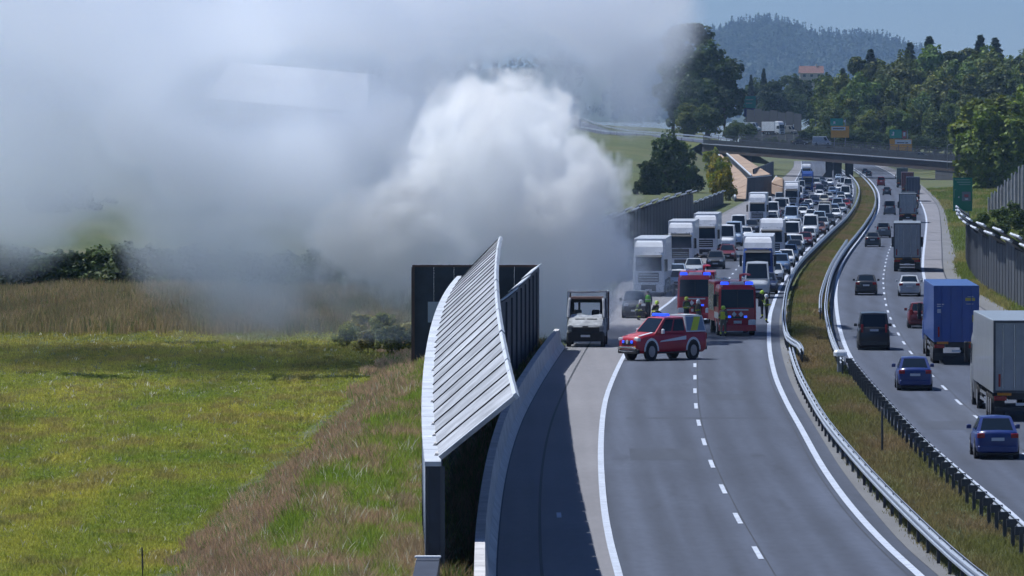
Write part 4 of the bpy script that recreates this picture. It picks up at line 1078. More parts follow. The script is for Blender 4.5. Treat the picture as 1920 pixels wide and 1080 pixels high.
def median_grass():
    g = np.random.default_rng(33); n = 60000
    Y = 112 + 1400 * g.random(n) ** 2.0
    a = np.array([lx(RE, y) for y in LE_t]); b = np.array([lx(RLE, y) for y in LE_t])
    yt = np.linspace(100, 1600, 601); a = np.array([lx(RE, y) for y in yt]); b = np.array([lx(RLE, y) for y in yt])
    xa, xb = np.interp(Y, yt, a) + .45, np.interp(Y, yt, b) - .1
    u = g.random(n); X = xa + (xb - xa) * u
    n1 = vnoise(X, Y * .15, 1.4, 5); n2 = vnoise(X, Y * .2, .5, 6)
    br, gr = np.array([.20, .145, .075]), np.array([.13, .135, .04])
    mix = np.clip(n1 * 1.6 - .35 + .3 * np.sin(u * 3.14) - .15, 0, 1)[:, None]
    col = br * mix + gr * (1 - mix)
    h = (.12 + .30 * n2 * np.sin(np.pi * np.clip(u, .05, .95))) ; wd = .020 * (Y / 180)
    me = tufts('median_grass', np.stack([X, Y, np.full(n, .0)], 1), h, col, 5, wd, g, .1, .5); o = link('median_grass', me, None, M_GRASS)
    tag(o, 'dry brown and green grass growing on the median', 'grass', kind='stuff')
    # roadside weeds behind the left concrete wall and right verge
    n = 5000; Y = 112 + 215 * g.random(n) ** 1.3; X = np.array([lx(LE, y) for y in Y]) - .75 - g.random(n) * np.interp(Y, [112, 200, 330], [.5, 1.1, 1.6])
    col = np.where((g.random(n) < .5)[:, None], np.array([.06, .10, .02]), np.array([.17, .12, .06])); h = g.uniform(.3, .8, n)
    me = tufts('verge_weeds', np.stack([X, Y, np.full(n, -.03)], 1), h, col, 5, .03 * Y / 200, g, .12, .4); o = link('verge_weeds', me, None, M_GRASS)
    tag(o, 'weeds growing in the gap behind the concrete barrier', 'weeds', kind='stuff')
    n = 16000; Y = 330 + 900 * g.random(n); xr = np.array([lx(RGE, y) for y in Y]); t = .3 + g.random(n) * np.where(Y < 545, .9, 14)
    X = xr + t; Z = np.array([z_right(a, b) for a, b in zip(Y, t)]) - .03
    col = np.where((vnoise(X, Y * .1, 3, 7) > .5)[:, None], np.array([.11, .14, .03]), np.array([.19, .17, .06])); h = g.uniform(.2, .6, n)
    me = tufts('roadside_grass', np.stack([X, Y, Z], 1), h, col, 4, .05 * Y / 500, g, .25, .4); o = link('roadside_grass', me, None, M_GRASS)
    tag(o, 'yellow green grass bank along the right roadside', 'grass', kind='stuff')
median_grass()
# ================================================================== vehicles: local frame, front towards -Y, wheels on z = 0
M_GLASS = mat('car_glass', (0.010, 0.017, 0.028), 0.12, spec=0.35)
M_TYRE = mat('tyre', (0.018, 0.018, 0.02), 0.85)
M_RIM = mat('rim', (0.30, 0.31, 0.33), 0.35, metal=.6)
M_BLACK = mat('black_plastic', (0.02, 0.021, 0.024), 0.6)
M_TAIL = mat('tail_light', (0.28, 0.012, 0.012), 0.25)
M_AMBER = mat('amber_light', (0.55, 0.20, 0.01), 0.3)
M_HEAD = mat('head_light', (0.55, 0.58, 0.62), 0.12, spec=.9)
M_PLATE = mat('number_plate', (0.55, 0.57, 0.60), 0.5)
M_CHROME = mat('chrome_trim', (0.5, 0.52, 0.55), 0.25, metal=.8)
M_SKIRT = mat('chassis_dark', (0.035, 0.037, 0.042), 0.7)
PAINTS = {'blue': (.008, .029, .155), 'white': (.70, .72, .75), 'silver': (.38, .41, .45), 'grey': (.13, .14, .155), 'dark': (.022, .024, .03), 'black': (.012, .012, .015),
          'red': (.26, .012, .016), 'maroon': (.12, .012, .018), 'steel_blue': (.10, .17, .30), 'pale_blue': (.36, .46, .60), 'navy': (.012, .022, .065), 'green': (.05, .09, .06),
          'beige': (.35, .33, .28), 'truck_blue': (.012, .06, .27), 'truck_white': (.62, .64, .68), 'truck_grey': (.27, .29, .31), 'fire_red': (.40, .012, .030), 'charcoal': (.045, .05, .058), 'brown': (.16, .07, .05), 'teal': (.03, .07, .075)}
def paint(c):
    r, g, b = PAINTS[c]
    return mat('paint_' + c, (r, g, b), 0.38, coat=.35, var=.12, scale=1.2)
class Proto:
    """a vehicle kind: list of (name, mesh, material, parent index); material 'P' = paint of the copy"""
    def __init__(self, name): self.name = name; self.parts = []
    def add(self, nm, mb, m, parent=None, smooth=False):
        me = mb if isinstance(mb, bpy.types.Mesh) else mb.mesh(nm, smooth)
        if m in ('P', 'Q'): me.materials.append(None)
        else: me.materials.append(m)
        self.parts.append((nm, me, m, parent)); return len(self.parts) - 1
    def spawn(self, loc, rz, label, cat, group, P, Q=None, sc=1.0, drop=(), name=None):
        root = empty(name or self.name, loc, rz, (sc, sc, sc * ZS)); tag(root, label, cat, group)
        obs = []
        for nm, me, m, par in self.parts:
            if nm in drop: obs.append(None); continue
            o = link(nm, me, root if par is None else obs[par])
            if m in ('P', 'Q'):
                o.material_slots[0].link = 'OBJECT'; o.material_slots[0].material = P if m == 'P' else (Q or P)
            obs.append(o)
        return root
def inset(q, a, b, off):
    """shrink a quad (p0 bottom-left .. counter-clockwise seen from outside) by fractions a (sides), b (top/bottom)"""
    q = [Vector(p) for p in q]
    def bl(u, v): return (q[0] * (1 - u) + q[1] * u) * (1 - v) + (q[3] * (1 - u) + q[2] * u) * v
    n = (q[1] - q[0]).cross(q[3] - q[0]).normalized() * off
    return [bl(a, b) + n, bl(1 - a, b) + n, bl(1 - a, 1 - b) + n, bl(a, 1 - b) + n]
def loft(stations):
    """stations: (y, w, zb, zs, zt) -> body skin: half width w, bottom, shoulder, top"""
    rs = []
    for y, w, zb, zs, zt in stations:
        h = [(w * .80, zb), (w * .97, zb + .10), (w, zb + (zs - zb) * .45), (w * .985, zs), (w * .90, zt - .02), (w * .55, zt + .015), (0, zt + .025)]
        rs.append([(x, y, z) for x, z in h] + [(-x, y, z) for x, z in h[-2::-1]])
    return MB().rings(rs)
def wheels(p, r, wx, ys, tw=.2, rimr=.62, dual=()):
    for y in ys:
        for s in (-1, 1):
            mb = MB().cyl((s * (wx - tw / 2), y, r), 'x', r, tw, 18)
            i = p.add('wheel', mb, M_TYRE)
            p.add('rim', MB().cyl((s * (wx + .006), y, r), 'x', r * rimr, .02, 12), M_RIM, i)
def arches(p, r, wx, ys):
    for y in ys:
        for s in (-1, 1): p.add('wheel_arch', MB().cyl((s * (wx - .10), y, r + .03), 'x', r + .07, .215, 16), M_BLACK)
def glass_house(p, yf0, yf1, yr1, yr0, wb, wt, zb, zt, sides=((.04, .48), (.52, .96)), roof_crown=.04, rear=True, pill=.07):
    """cabin: windscreen foot/top, rear top/foot; returns shell; panes are parts"""
    c = dict(fl=(-wb, yf0, zb), fr=(wb, yf0, zb), tl=(-wt, yf1, zt), tr=(wt, yf1, zt), ul=(-wt, yr1, zt), ur=(wt, yr1, zt), rl=(-wb, yr0, zb), rr=(wb, yr0, zb))
    m = MB().add([c[k] for k in ('fl', 'fr', 'tr', 'tl', 'rl', 'rr', 'ur', 'ul')] + [(0, yf1 + .15, zt + roof_crown), (0, yr1 - .1, zt + roof_crown)],
                 [(0, 1, 2, 3), (5, 4, 7, 6), (1, 5, 6, 2), (4, 0, 3, 7), (3, 2, 8), (2, 6, 9, 8), (6, 7, 9), (7, 3, 8, 9)])
    body = p.add('cabin', m, 'P')
    p.add('windscreen', MB().slab(inset([c['fl'], c['fr'], c['tr'], c['tl']], .06, .06, .004), .012), M_GLASS, body)
    if rear: p.add('rear_window', MB().slab(inset([c['rr'], c['rl'], c['ul'], c['ur']], .09, .10, .004), .012), M_GLASS, body)
    for s in (1, -1):
        q = [c['fr'], c['rr'], c['ur'], c['tr']] if s > 0 else [c['rl'], c['fl'], c['tl'], c['ul']]
        q = [Vector(v) for v in q]
        for a, b in sides:
            if s < 0: a, b = 1 - b, 1 - a
            sub = [q[0].lerp(q[1], a), q[0].lerp(q[1], b), q[3].lerp(q[2], b), q[3].lerp(q[2], a)]
            p.add('side_window', MB().slab(inset(sub, .03, .12, .004), .012), M_GLASS, body)
    return body
def small_bits(p, L, w, zlamp, ztail, plate=.62, mirror=(-.62, .98), mw=.2, tail_h=.16, tail_w=.30, full=True):
    yf, yr = -L / 2, L / 2
    for s in (-1, 1):
        p.add('headlight', MB().cbox(s * w * .66 - .17, s * w * .66 + .17, yf + .02, yf + .25, zlamp - .07, zlamp + .09, .03), M_HEAD)
        p.add('tail_light', MB().cbox(s * w * .76 - tail_w / 2, s * w * .76 + tail_w / 2, yr - .16, yr + .012, ztail - tail_h / 2, ztail + tail_h / 2, .02), M_TAIL)
        p.add('mirror', MB().cbox(s * (w + .10) - mw / 2, s * (w + .10) + mw / 2, mirror[0] - .05, mirror[0] + .07, mirror[1], mirror[1] + .15, .03), M_BLACK if full == 'b' else 'P')
    p.add('number_plate', MB().box(-.26, .26, yr + .01, yr + .03, plate, plate + .11), M_PLATE)
    p.add('number_plate', MB().box(-.26, .26, yf - .03, yf - .01, .42, .53), M_PLATE)
    p.add('grille', MB().box(-w * .45, w * .45, yf - .02, yf + .05, .55, .68), M_BLACK)
def car(kind):
    p = Proto(kind)
    if kind == 'saloon_car':
        L, w = 4.55, .89
        st = [(-2.27, .62, .30, .52, .60), (-2.18, .78, .24, .60, .70), (-1.7, .87, .20, .70, .82), (-.95, .89, .18, .78, .93), (.3, .89, .18, .82, .95), (1.3, .89, .18, .84, .97), (1.85, .87, .20, .86, 1.00), (2.18, .82, .26, .86, .99), (2.27, .74, .32, .74, .88)]
        b = p.add('body', loft(st), 'P', smooth=True)
        glass_house(p, -1.05, -.25, .92, 1.62, .83, .62, .92, 1.43, ((.10, .46), (.5, .86)))
        wheels(p, .32, .90, (-1.38, 1.32)); r = .32; ya = (-1.38, 1.32)
        small_bits(p, L, w, .66, .84, .66, (-.72, .95), full=True)
    elif kind == 'hatchback_car':
        L, w = 4.1, .87
        st = [(-2.05, .62, .30, .52, .62), (-1.95, .78, .24, .62, .74), (-1.5, .85, .20, .74, .86), (-.85, .87, .18, .82, .96), (.3, .87, .18, .86, .98), (1.5, .87, .18, .90, 1.0), (1.95, .83, .24, .92, 1.0), (2.05, .76, .32, .86, .96)]
        p.add('body', loft(st), 'P', smooth=True)
        glass_house(p, -.98, -.25, 1.55, 1.98, .81, .62, .95, 1.47, ((.08, .45), (.49, .92)))
        wheels(p, .31, .88, (-1.25, 1.25)); r = .31; ya = (-1.25, 1.25)
        small_bits(p, L, w, .70, .95, .72, (-.66, .97), tail_h=.30, tail_w=.2)
    elif kind == 'estate_car':
        L, w = 4.6, .92
        st = [(-2.3, .66, .34, .60, .72), (-2.2, .82, .28, .70, .84), (-1.7, .90, .24, .82, .98), (-.95, .92, .22, .92, 1.06), (.3, .92, .22, .95, 1.08), (1.7, .92, .22, .98, 1.1), (2.18, .88, .28, 1.0, 1.1), (2.3, .80, .36, .94, 1.06)]
        p.add('body', loft(st), 'P', smooth=True)
        glass_house(p, -1.05, -.30, 1.85, 2.2, .85, .66, 1.05, 1.62, ((.06, .36), (.39, .66), (.69, .95)))
        wheels(p, .36, .93, (-1.4, 1.4)); r = .36; ya = (-1.4, 1.4)
        small_bits(p, L, w, .82, 1.05, .80, (-.7, 1.06), tail_h=.34, tail_w=.2)
    elif kind == 'people_van':
        L, w = 4.85, .95
        st = [(-2.42, .70, .34, .62, .78), (-2.3, .86, .26, .74, .92), (-1.9, .93, .22, .88, 1.06), (-1.3, .95, .20, .98, 1.16), (.3, .95, .20, 1.0, 1.18), (1.9, .95, .20, 1.02, 1.2), (2.36, .93, .24, 1.04, 1.2), (2.42, .88, .30, 1.0, 1.18)]
        p.add('body', loft(st), 'P', smooth=True)
        glass_house(p, -1.55, -.75, 2.18, 2.36, .90, .76, 1.15, 1.93, ((.08, .32), (.35, .64), (.67, .95)))
        wheels(p, .34, .96, (-1.5, 1.5)); r = .34; ya = (-1.5, 1.5)
        small_bits(p, L, w, .86, 1.15, 1.0, (-1.05, 1.16), tail_h=.42, tail_w=.14)
    elif kind == 'delivery_van':
        L, w = 5.6, 1.0
        st = [(-2.8, .78, .36, .66, .92), (-2.68, .94, .28, .80, 1.06), (-2.2, 1.0, .24, .95, 1.22), (-1.75, 1.0, .22, 1.1, 1.32), (0, 1.0, .22, 1.15, 1.34), (2.7, 1.0, .24, 1.15, 1.34), (2.8, .97, .28, 1.1, 1.32)]
        p.add('body', loft(st), 'P', smooth=True)
        glass_house(p, -2.1, -1.3, 2.70, 2.78, .97, .84, 1.30, 2.42, ((.06, .24),), .06)
        for s in (-1, 1): p.add('rear_door', MB().box(min(s * .03, s * .86), max(s * .03, s * .86), 2.80, 2.82, .55, 1.3), 'P')
        wheels(p, .35, 1.01, (-1.8, 1.65)); r = .35; ya = (-1.8, 1.65)
        small_bits(p, L, w, .92, 1.2, 1.0, (-1.75, 1.3), .2, tail_h=.4, tail_w=.12)
    arches(p, r, w, ya)
    p.add('bumper', MB().cbox(-w * .86, w * .86, -L / 2 - .03, -L / 2 + .2, .24, .44, .05), M_BLACK)
    p.add('bumper', MB().cbox(-w * .9, w * .9, L / 2 - .2, L / 2 + .02, .28, .50, .05), 'P')
    p.add('sill', MB().box(-w * .93, w * .93, -L / 2 + .3, L / 2 - .3, .14, .22), M_BLACK)
    return p
CARS = {k: car(k) for k in ('saloon_car', 'hatchback_car', 'estate_car', 'people_van', 'delivery_van')}

# ---- lorries
def cab_parts(p, kind, dark_face=False, L0=-8.2):
    """a tractor cab, nose at y = L0"""
    y0, y1 = L0, L0 + 2.25; w = 1.24
    H = 3.05
    rs = []
    for z, f, b, ww in ((.55, .04, 0, 1.20), (1.1, 0, 0, w), (1.75, .02, 0, w), (2.75, .16, 0, w - .03), (3.05, .34, .05, w - .10)):
        c = .16
        rs.append([(-ww + c, y0 + f, z), (ww - c, y0 + f, z), (ww, y0 + f + c, z), (ww, y1 - b, z), (-ww, y1 - b, z), (-ww, y0 + f + c, z)])
    cab = p.add('cab', MB().rings(rs), 'P')
    p.add('windscreen', MB().slab([(-1.05, y0 + .0, 1.78), (1.05, y0 + .0, 1.78), (1.0, y0 + .145, 2.72), (-1.0, y0 + .145, 2.72)], .015), M_GLASS, cab)
    for s in (-1, 1):
        q = [(s * (w + .002), y0 + .35, 1.72), (s * (w + .002), y0 + 1.35, 1.72), (s * (w - .02), y0 + 1.35, 2.55), (s * (w - .02), y0 + .45, 2.55)]
        p.add('side_window', MB().slab(q if s > 0 else q[::-1], .012), M_GLASS, cab)
        p.add('door', MB().box(min(s * (w + .003), s * (w + .02)), max(s * (w + .003), s * (w + .02)), y0 + .3, y0 + 1.5, .75, 1.68), 'P', cab)
        p.add('mirror', MB().cbox(s * (w + .18) - .11, s * (w + .18) + .11, y0 - .08, y0 + .08, 1.75, 2.6, .03).box(min(s * w, s * (w + .1)), max(s * w, s * (w + .1)), y0 - .02, y0 + .06, 2.5, 2.56), M_BLACK)
        p.add('headlight', MB().cbox(s * .98 - .2, s * .98 + .2, y0 - .05, y0 + .14, .62, .88, .04), M_HEAD)
        p.add('fog_light', MB().cbox(s * .95 - .12, s * .95 + .12, y0 - .065, y0 + .1, .42, .52, .02), M_HEAD)
    gz = (1.0, 1.66) if not dark_face else (.9, 1.7)
    gr = p.add('grille', MB().cbox(-.82, .82, y0 - .035, y0 + .05, gz[0], gz[1], .03), M_BLACK)
    for k in range(3): p.add('grille_slat', MB().box(-.76, .76, y0 - .055, y0 - .037, gz[0] + .12 + k * .18, gz[0] + .17 + k * .18), 'P' if not dark_face else M_CHROME, gr)
    p.add('badge', MB().box(-.14, .14, y0 - .052, y0 - .037, 1.70, 1.75), M_CHROME, cab)
    p.add('bumper', MB().cbox(-1.22, 1.22, y0 - .06, y0 + .35, .30, .96, .07), 'P')
    p.add('bumper_intake', MB().box(-.6, .6, y0 - .075, y0 - .062, .36, .82), M_BLACK)
    p.add('number_plate', MB().box(-.26, .26, y0 - .09, y0 - .077, .40, .51), M_PLATE)
    p.add('sun_visor', MB().slab([(-1.1, y0 - .16, 2.72), (1.1, y0 - .16, 2.72), (1.1, y0 + .12, 2.86), (-1.1, y0 + .12, 2.86)], .03), M_BLACK)
    p.add('header_panel', MB().slab([(-.95, y0 + .165, 2.76), (.95, y0 + .165, 2.76), (.92, y0 + .30, 2.98), (-.92, y0 + .30, 2.98)], .012), M_BLACK if dark_face else 'P', cab)
    # roof fairing
    rs = []
    for z, f, ww in ((3.06, .40, 1.14), (3.45, .62, 1.14), (3.75, .95, 1.08), (3.86, 1.3, .98)):
        rs.append([(-ww, y0 + f, z), (ww, y0 + f, z), (ww, y1 - .05, z), (-ww, y1 - .05, z)])
    rf = p.add('roof_fairing', MB().rings(rs), 'Q')
    for s in (-1, 1):
        for x in (.55, .85): p.add('roof_lamp', MB().cyl((s * x, y0 + .36, 3.0), 'y', .09, .07, 10), M_HEAD, rf)
    p.add('chassis', MB().box(-1.1, 1.1, y0 + .4, y0 + 6.2, .55, .95), M_SKIRT)
    for s in (-1, 1): p.add('side_skirt', MB().box(min(s * 1.1, s * 1.22), max(s * 1.1, s * 1.22), y0 + 2.4, y0 + 4.4, .35, 1.05), M_SKIRT)
    wheels(p, .50, 1.24, (y0 + 1.35, y0 + 4.95), .3)
def trailer_parts(p, y0, y1, rear='door', axles=3, side_mat='Q', ztop=4.0, zb=1.12):
    w = 1.275
    box = p.add('trailer_box', MB().cbox(-w, w, y0, y1, zb, ztop, .03), side_mat)
    fr = MB()
    fr.box(-w - .01, -w + .09, y1 + .001, y1 + .05, zb, ztop).box(w - .09, w + .01, y1 + .001, y1 + .05, zb, ztop).box(-w + .09, w - .09, y1 + .001, y1 + .05, ztop - .1, ztop).box(-w + .09, w - .09, y1 + .001, y1 + .05, zb, zb + .1)
    p.add('rear_frame', fr, mat('door_frame_dark', (.07, .075, .085), .6) if rear == 'door' else 'P', box)
    for s in (-1, 1):
        d = p.add('rear_door', MB().box(min(s * .015, s * (w - .1)), max(s * .015, s * (w - .1)), y1 + .002, y1 + .03, zb + .11, ztop - .11), 'P' if rear == 'paint' else 'Q', box)
        for x in (.32, .85):
            p.add('lock_rod', MB().cyl((s * x, y1 + .05, (zb + ztop) / 2), 'z', .025, ztop - zb - .3, 6), M_CHROME if rear != 'paint' else 'P', d)
    for s in (-1, 1):
        p.add('tail_light', MB().cbox(s * .95 - .28, s * .95 + .28, y1 - .02, y1 + .07, .82, 1.0, .02), M_TAIL)
        p.add('marker_board', MB().box(s * .78 - .32, s * .78 + .32, y1 + .035, y1 + .05, zb - .10, zb + .02), M_AMBER)
    for s in (-1, 1): p.add('reflector_strip', MB().box(s * 1.0 - .05, s * 1.0 + .05, y1 + .052, y1 + .06, zb + .25, zb + .75), M_TAIL, box)
    p.add('underride_bar', MB().box(-1.2, 1.2, y1 - .1, y1 + .0, .42, .56), M_SKIRT)
    for s in (-1, 1): p.add('mud_flap', MB().box(min(s * .72, s * 1.22), max(s * .72, s * 1.22), y1 - .55, y1 - .52, .2, .85), M_BLACK)
    p.add('number_plate', MB().box(-.26, .26, y1 + .005, y1 + .02, .62, .73), M_PLATE)
    p.add('trailer_frame', MB().box(-.6, .6, y0 + .3, y1 - .1, .85, zb - .01), M_SKIRT)
    for s in (-1, 1):
        for z in (.5, .78): p.add('side_guard', MB().box(min(s * 1.2, s * 1.24), max(s * 1.2, s * 1.24), min(y0 + 4.2, y1 - 3.2), max(y1 - 5.4, y0 + 2.0), z, z + .12), M_CHROME)
    ys = [y1 - 2.2 - 1.31 * k for k in range(axles)]
    wheels(p, .5, 1.25, ys, .38)
def lorry(kind, dark=False, rear='door', ztop=4.0):
    p = Proto(kind); cab_parts(p, kind, dark); trailer_parts(p, -5.4, 8.2, rear, 3, 'Q', ztop); return p
def container_lorry():
    p = lorry('container_lorry', True, 'paint', 3.9); ym = mat('faded_yellow_print', (.38, .33, .06), .7); wm = mat('faded_white_print', (.4, .44, .5), .7); y1 = 8.2 + .034
    for x0, x1, z0, z1, m in ((.50, 1.05, 3.15, 3.30, ym), (.62, .95, 3.34, 3.37, wm), (.9, 1.15, 2.1, 2.45, ym), (-1.1, -.7, 2.95, 3.0, wm), (-1.1, -.8, 2.85, 2.9, wm), (-1.08, -.85, 2.55, 2.75, wm), (.55, .95, 2.98, 3.01, wm)):
        p.add('print_mark', MB().box(-x1, -x0, y1, y1 + .006, z0, z1), m)
    return p
LORRY = {'plain': lorry('articulated_lorry'), 'dark': lorry('articulated_lorry', True), 'container': container_lorry()}
def box_lorry():
    p = Proto('box_lorry'); cab_parts(p, 'box', False, -4.2)
    trailer_parts(p, -1.85, 4.2, 'door', 1, 'Q', 3.7, 1.1); return p
LORRY['box'] = box_lorry()

# ---- places along the lanes
def put(proto, px, py, f=None, rz=None, away=False, **k):
    """a vehicle whose near end stands on the road at photo pixel px, py, heading along road line f"""
    L = k.pop('L', 4.5)
    p = at(px, py)
    a = tangent(f, p.y) if f else 0.0
    ang = -a if rz is None else rz
    c = p + Vector((math.sin(-ang), math.cos(ang), 0)) * (L / 2)     # centre is half a length beyond the near end
    return proto.spawn((c.x, c.y, 0.004), ang + (math.pi if away else 0), **k)
W, G_OPEN, G_Q = paint('white'), 'vehicles driving away on the open lanes', 'vehicles queuing behind the fire'
def drive(kind, px, py, col, label, cat='car', L=4.5, Q=None, sc=1.0):
    pr = CARS.get(kind) or LORRY[kind]
    return put(pr, px, py, RD, away=True, L=L, label=label, cat=cat, group=G_OPEN, P=paint(col), Q=paint(Q) if Q else None, sc=sc)
drive('saloon_car', 1871, 862, 'blue', 'bright blue saloon car nearest the camera on the open lanes')
drive('saloon_car', 1716, 733, 'blue', 'second bright blue saloon car, left of the blue container lorry')
drive('people_van', 1639, 657, 'black', 'black people carrier van driving away in the left lane', 'van', 4.85)
drive('saloon_car', 1624, 554, 'dark', 'dark grey saloon car in the left lane before the people carrier', sc=1.0)
drive('saloon_car', 1705, 556, 'silver', 'silver white saloon car ahead of the blue container lorry')
drive('hatchback_car', 1727, 616, 'maroon', 'dark red hatchback half hidden by the blue container lorry', L=4.1)
drive('container', 1793, 684, 'truck_blue', 'blue container lorry with yellow markings in the right lane', 'lorry', 16.4, 'truck_blue')
drive('plain', 1915, 790, 'truck_grey', 'light grey box trailer lorry cut by the right edge', 'lorry', 16.4, 'truck_grey')
drive('plain', 1701, 510, 'truck_grey', 'lorry with plain grey rear doors in the right lane', 'lorry', 16.4, 'truck_grey')
drive('saloon_car', 1636, 463, 'charcoal', 'dark saloon left of the grey doored lorry')
drive('estate_car', 1656, 446, 'grey', 'grey estate car just ahead of the dark saloon', L=4.6)
drive('people_van', 1668, 403, 'grey', 'grey boxy car under the painted shadow line across the lanes', L=4.85)
drive('saloon_car', 1711, 402, 'silver', 'silver car behind the tall dark lorry at the bend')
drive('hatchback_car', 1713, 388, 'white', 'small white car close behind the tall dark lorry', L=4.1)
drive('plain', 1712, 378, 'navy', 'tall dark blue rear lorry at the bend before the bridge', 'lorry', 16.4, 'navy')
drive('plain', 1702, 364, 'maroon', 'red rear lorry ahead of the tall dark blue one', 'lorry', 16.4, 'maroon')
drive('plain', 1692, 352, 'teal', 'dark green grey lorry, foremost of the three before the bridge', 'lorry', 16.4, 'teal')
drive('hatchback_car', 1663, 366, 'charcoal', 'dark small car on the bend, left of the three lorries', L=4.1)
drive('people_van', 1652, 349, 'red', 'dark car with red back on the bend before the bridge', L=4.85)
drive('hatchback_car', 1629, 331, 'dark', 'dark hatchback emerging under the bridge', L=4.1)
drive('saloon_car', 1622, 326, 'navy', 'navy car farthest under the bridge on the open side')
drive('box', 1702, 418, 'truck_grey', 'pale lorry directly ahead of the grey doored one', 'lorry', 8.4, 'truck_grey')

QUEUE = []
def queue(kind, px, py, col, label, cat='car', L=4.5, Q=None, sc=1.0, f=DL, **k):
    pr = CARS.get(kind) or LORRY[kind]
    QUEUE.append(put(pr, px, py, f, L=L, label=label, cat=cat, group=G_Q, P=paint(col), Q=paint(Q) if Q else None, sc=sc, **k))
# lorries at the head of the queue, left row
queue('plain', 1216, 556, 'truck_white', 'white lorry at the head of the left row, half in smoke', 'lorry', 16.4, 'truck_white', f=SL)
queue('dark', 1276, 505, 'truck_white', 'white lorry with dark grille, second in the left row', 'lorry', 16.4, 'truck_white', f=SL)
queue('plain', 1322, 484, 'truck_white', 'white lorry third in the left row, before the grey barrier', 'lorry', 16.4, 'truck_white', f=SL)
queue('delivery_van', 1361, 470, 'white', 'white delivery van after the third lorry of the left row', 'van', 5.6, f=SL)
queue('delivery_van', 1375, 462, 'pale_blue', 'pale van beside the white delivery van in the left row', 'van', 5.6, f=SL)
queue('plain', 1420, 424, 'truck_white', 'white lorry with open framed roof far up the left row', 'lorry', 16.4, 'truck_white', f=SL)
queue('dark', 1484, 392, 'truck_white', 'white dark faced lorry before the small brown panel', 'lorry', 16.4, 'truck_white', f=SL)
queue('container', 1514, 360, 'truck_blue', 'blue lorry in the queue just before the bridge', 'lorry', 16.4, 'truck_blue', f=SL)
queue('box', 1512, 338, 'steel_blue', 'blue and white lorry farthest in the queue under the bridge', 'lorry', 8.4, 'truck_white', f=SL)
queue('container', 1421, 545, 'truck_blue', 'blue and white lorry behind the right fire engine', 'lorry', 16.4, 'truck_white', f=DL)
queue('box', 1447, 492, 'truck_white', 'white box lorry following the blue and white one', 'lorry', 8.4, 'truck_white', f=DL)
queue('delivery_van', 1419, 560, 'silver', 'silver van directly behind the right fire engine', 'van', 5.6, f=DL)
# cars between and behind
cars_q = [
    ('estate_car', 1190, 597, 'charcoal', 'dark car stopped in the edge of the smoke, front towards the camera'),
    ('saloon_car', 1268, 532, 'pale_blue', 'pale blue car between the first and second white lorries'),
    ('hatchback_car', 1272, 546, 'white', 'white hatchback just behind the left fire engine'),
    ('saloon_car', 1363, 490, 'maroon', 'dark red car right of the third white lorry'),
    ('saloon_car', 1462, 402, 'steel_blue', 'grey blue car beside the white lorry with open framed roof'),
    ('people_van', 1470, 398, 'white', 'white people carrier behind the grey blue car'),
    ('hatchback_car', 1506, 392, 'red', 'small red car beside the white dark faced lorry'),
    ('saloon_car', 1508, 374, 'navy', 'navy car behind the small red one'),
    ('saloon_car', 1535, 372, 'white', 'white car standing apart in the middle of the far queue'),
    ('hatchback_car', 1544, 360, 'charcoal', 'dark hatchback beyond the white car in the middle'),
    ('estate_car', 1545, 385, 'beige', 'beige car beside a small group on the far road'),
    ('hatchback_car', 1554, 378, 'silver', 'silver hatchback right of the beige car')]
for k, x, y, c, lab in cars_q: queue(k, x, y, c, lab, f=DL, L=4.5)
extra = [('hatchback_car', 1438, 470, 'white', 'white hatchback left of the right row, opposite the box lorry'), ('saloon_car', 1456, 462, 'pale_blue', 'pale blue saloon in the second file from the median'),
    ('estate_car', 1470, 474, 'steel_blue', 'steel blue estate car in the second file from the median'), ('saloon_car', 1462, 488, 'white', 'white saloon in the second file near the box lorry'), ('hatchback_car', 1452, 506, 'pale_blue', 'pale blue hatchback right of the blue and white lorry'),
    ('people_van', 1490, 444, 'silver', 'silver people carrier in the second file beside the delivery vans'), ('saloon_car', 1505, 432, 'navy', 'navy saloon in the second file beside the delivery vans'), ('hatchback_car', 1520, 415, 'white', 'white hatchback in the second file, farther back'),
    ('saloon_car', 1398, 452, 'white', 'white saloon behind the vans of the left row'), ('estate_car', 1409, 440, 'charcoal', 'charcoal estate car behind the vans of the left row'), ('delivery_van', 1448, 414, 'white', 'white delivery van right behind the framed roof lorry'), ('saloon_car', 1449, 424, 'silver', 'silver saloon just right of the framed roof lorry'),
    ('hatchback_car', 1341, 505, 'charcoal', 'charcoal hatchback at the right flank of the third white lorry'), ('saloon_car', 1300, 520, 'silver', 'silver saloon at the right flank of the second white lorry'), ('delivery_van', 1496, 376, 'white', 'white van half hidden by the dark faced lorry'), ('estate_car', 1556, 350, 'white', 'white estate car alone near the bridge'),
    ('saloon_car', 1561, 366, 'steel_blue', 'steel blue saloon between the middle group and the right row'), ('people_van', 1531, 352, 'silver', 'silver people carrier near the blue lorry before the bridge')]
extra += [('delivery_van', 1384, 446, 'white', 'white van at the left kerb below the stepped grey barrier'), ('delivery_van', 1437, 402, 'white', 'white van at the left kerb beyond the framed roof lorry'), ('people_van', 1462, 384, 'silver', 'silver people carrier left of the white dark faced lorry')]
for k, x, y, c, lab in extra: queue(k, x, y, c, lab, 'van' if 'van' in k else 'car', f=DL, L=5.6 if k == 'delivery_van' else 4.5)
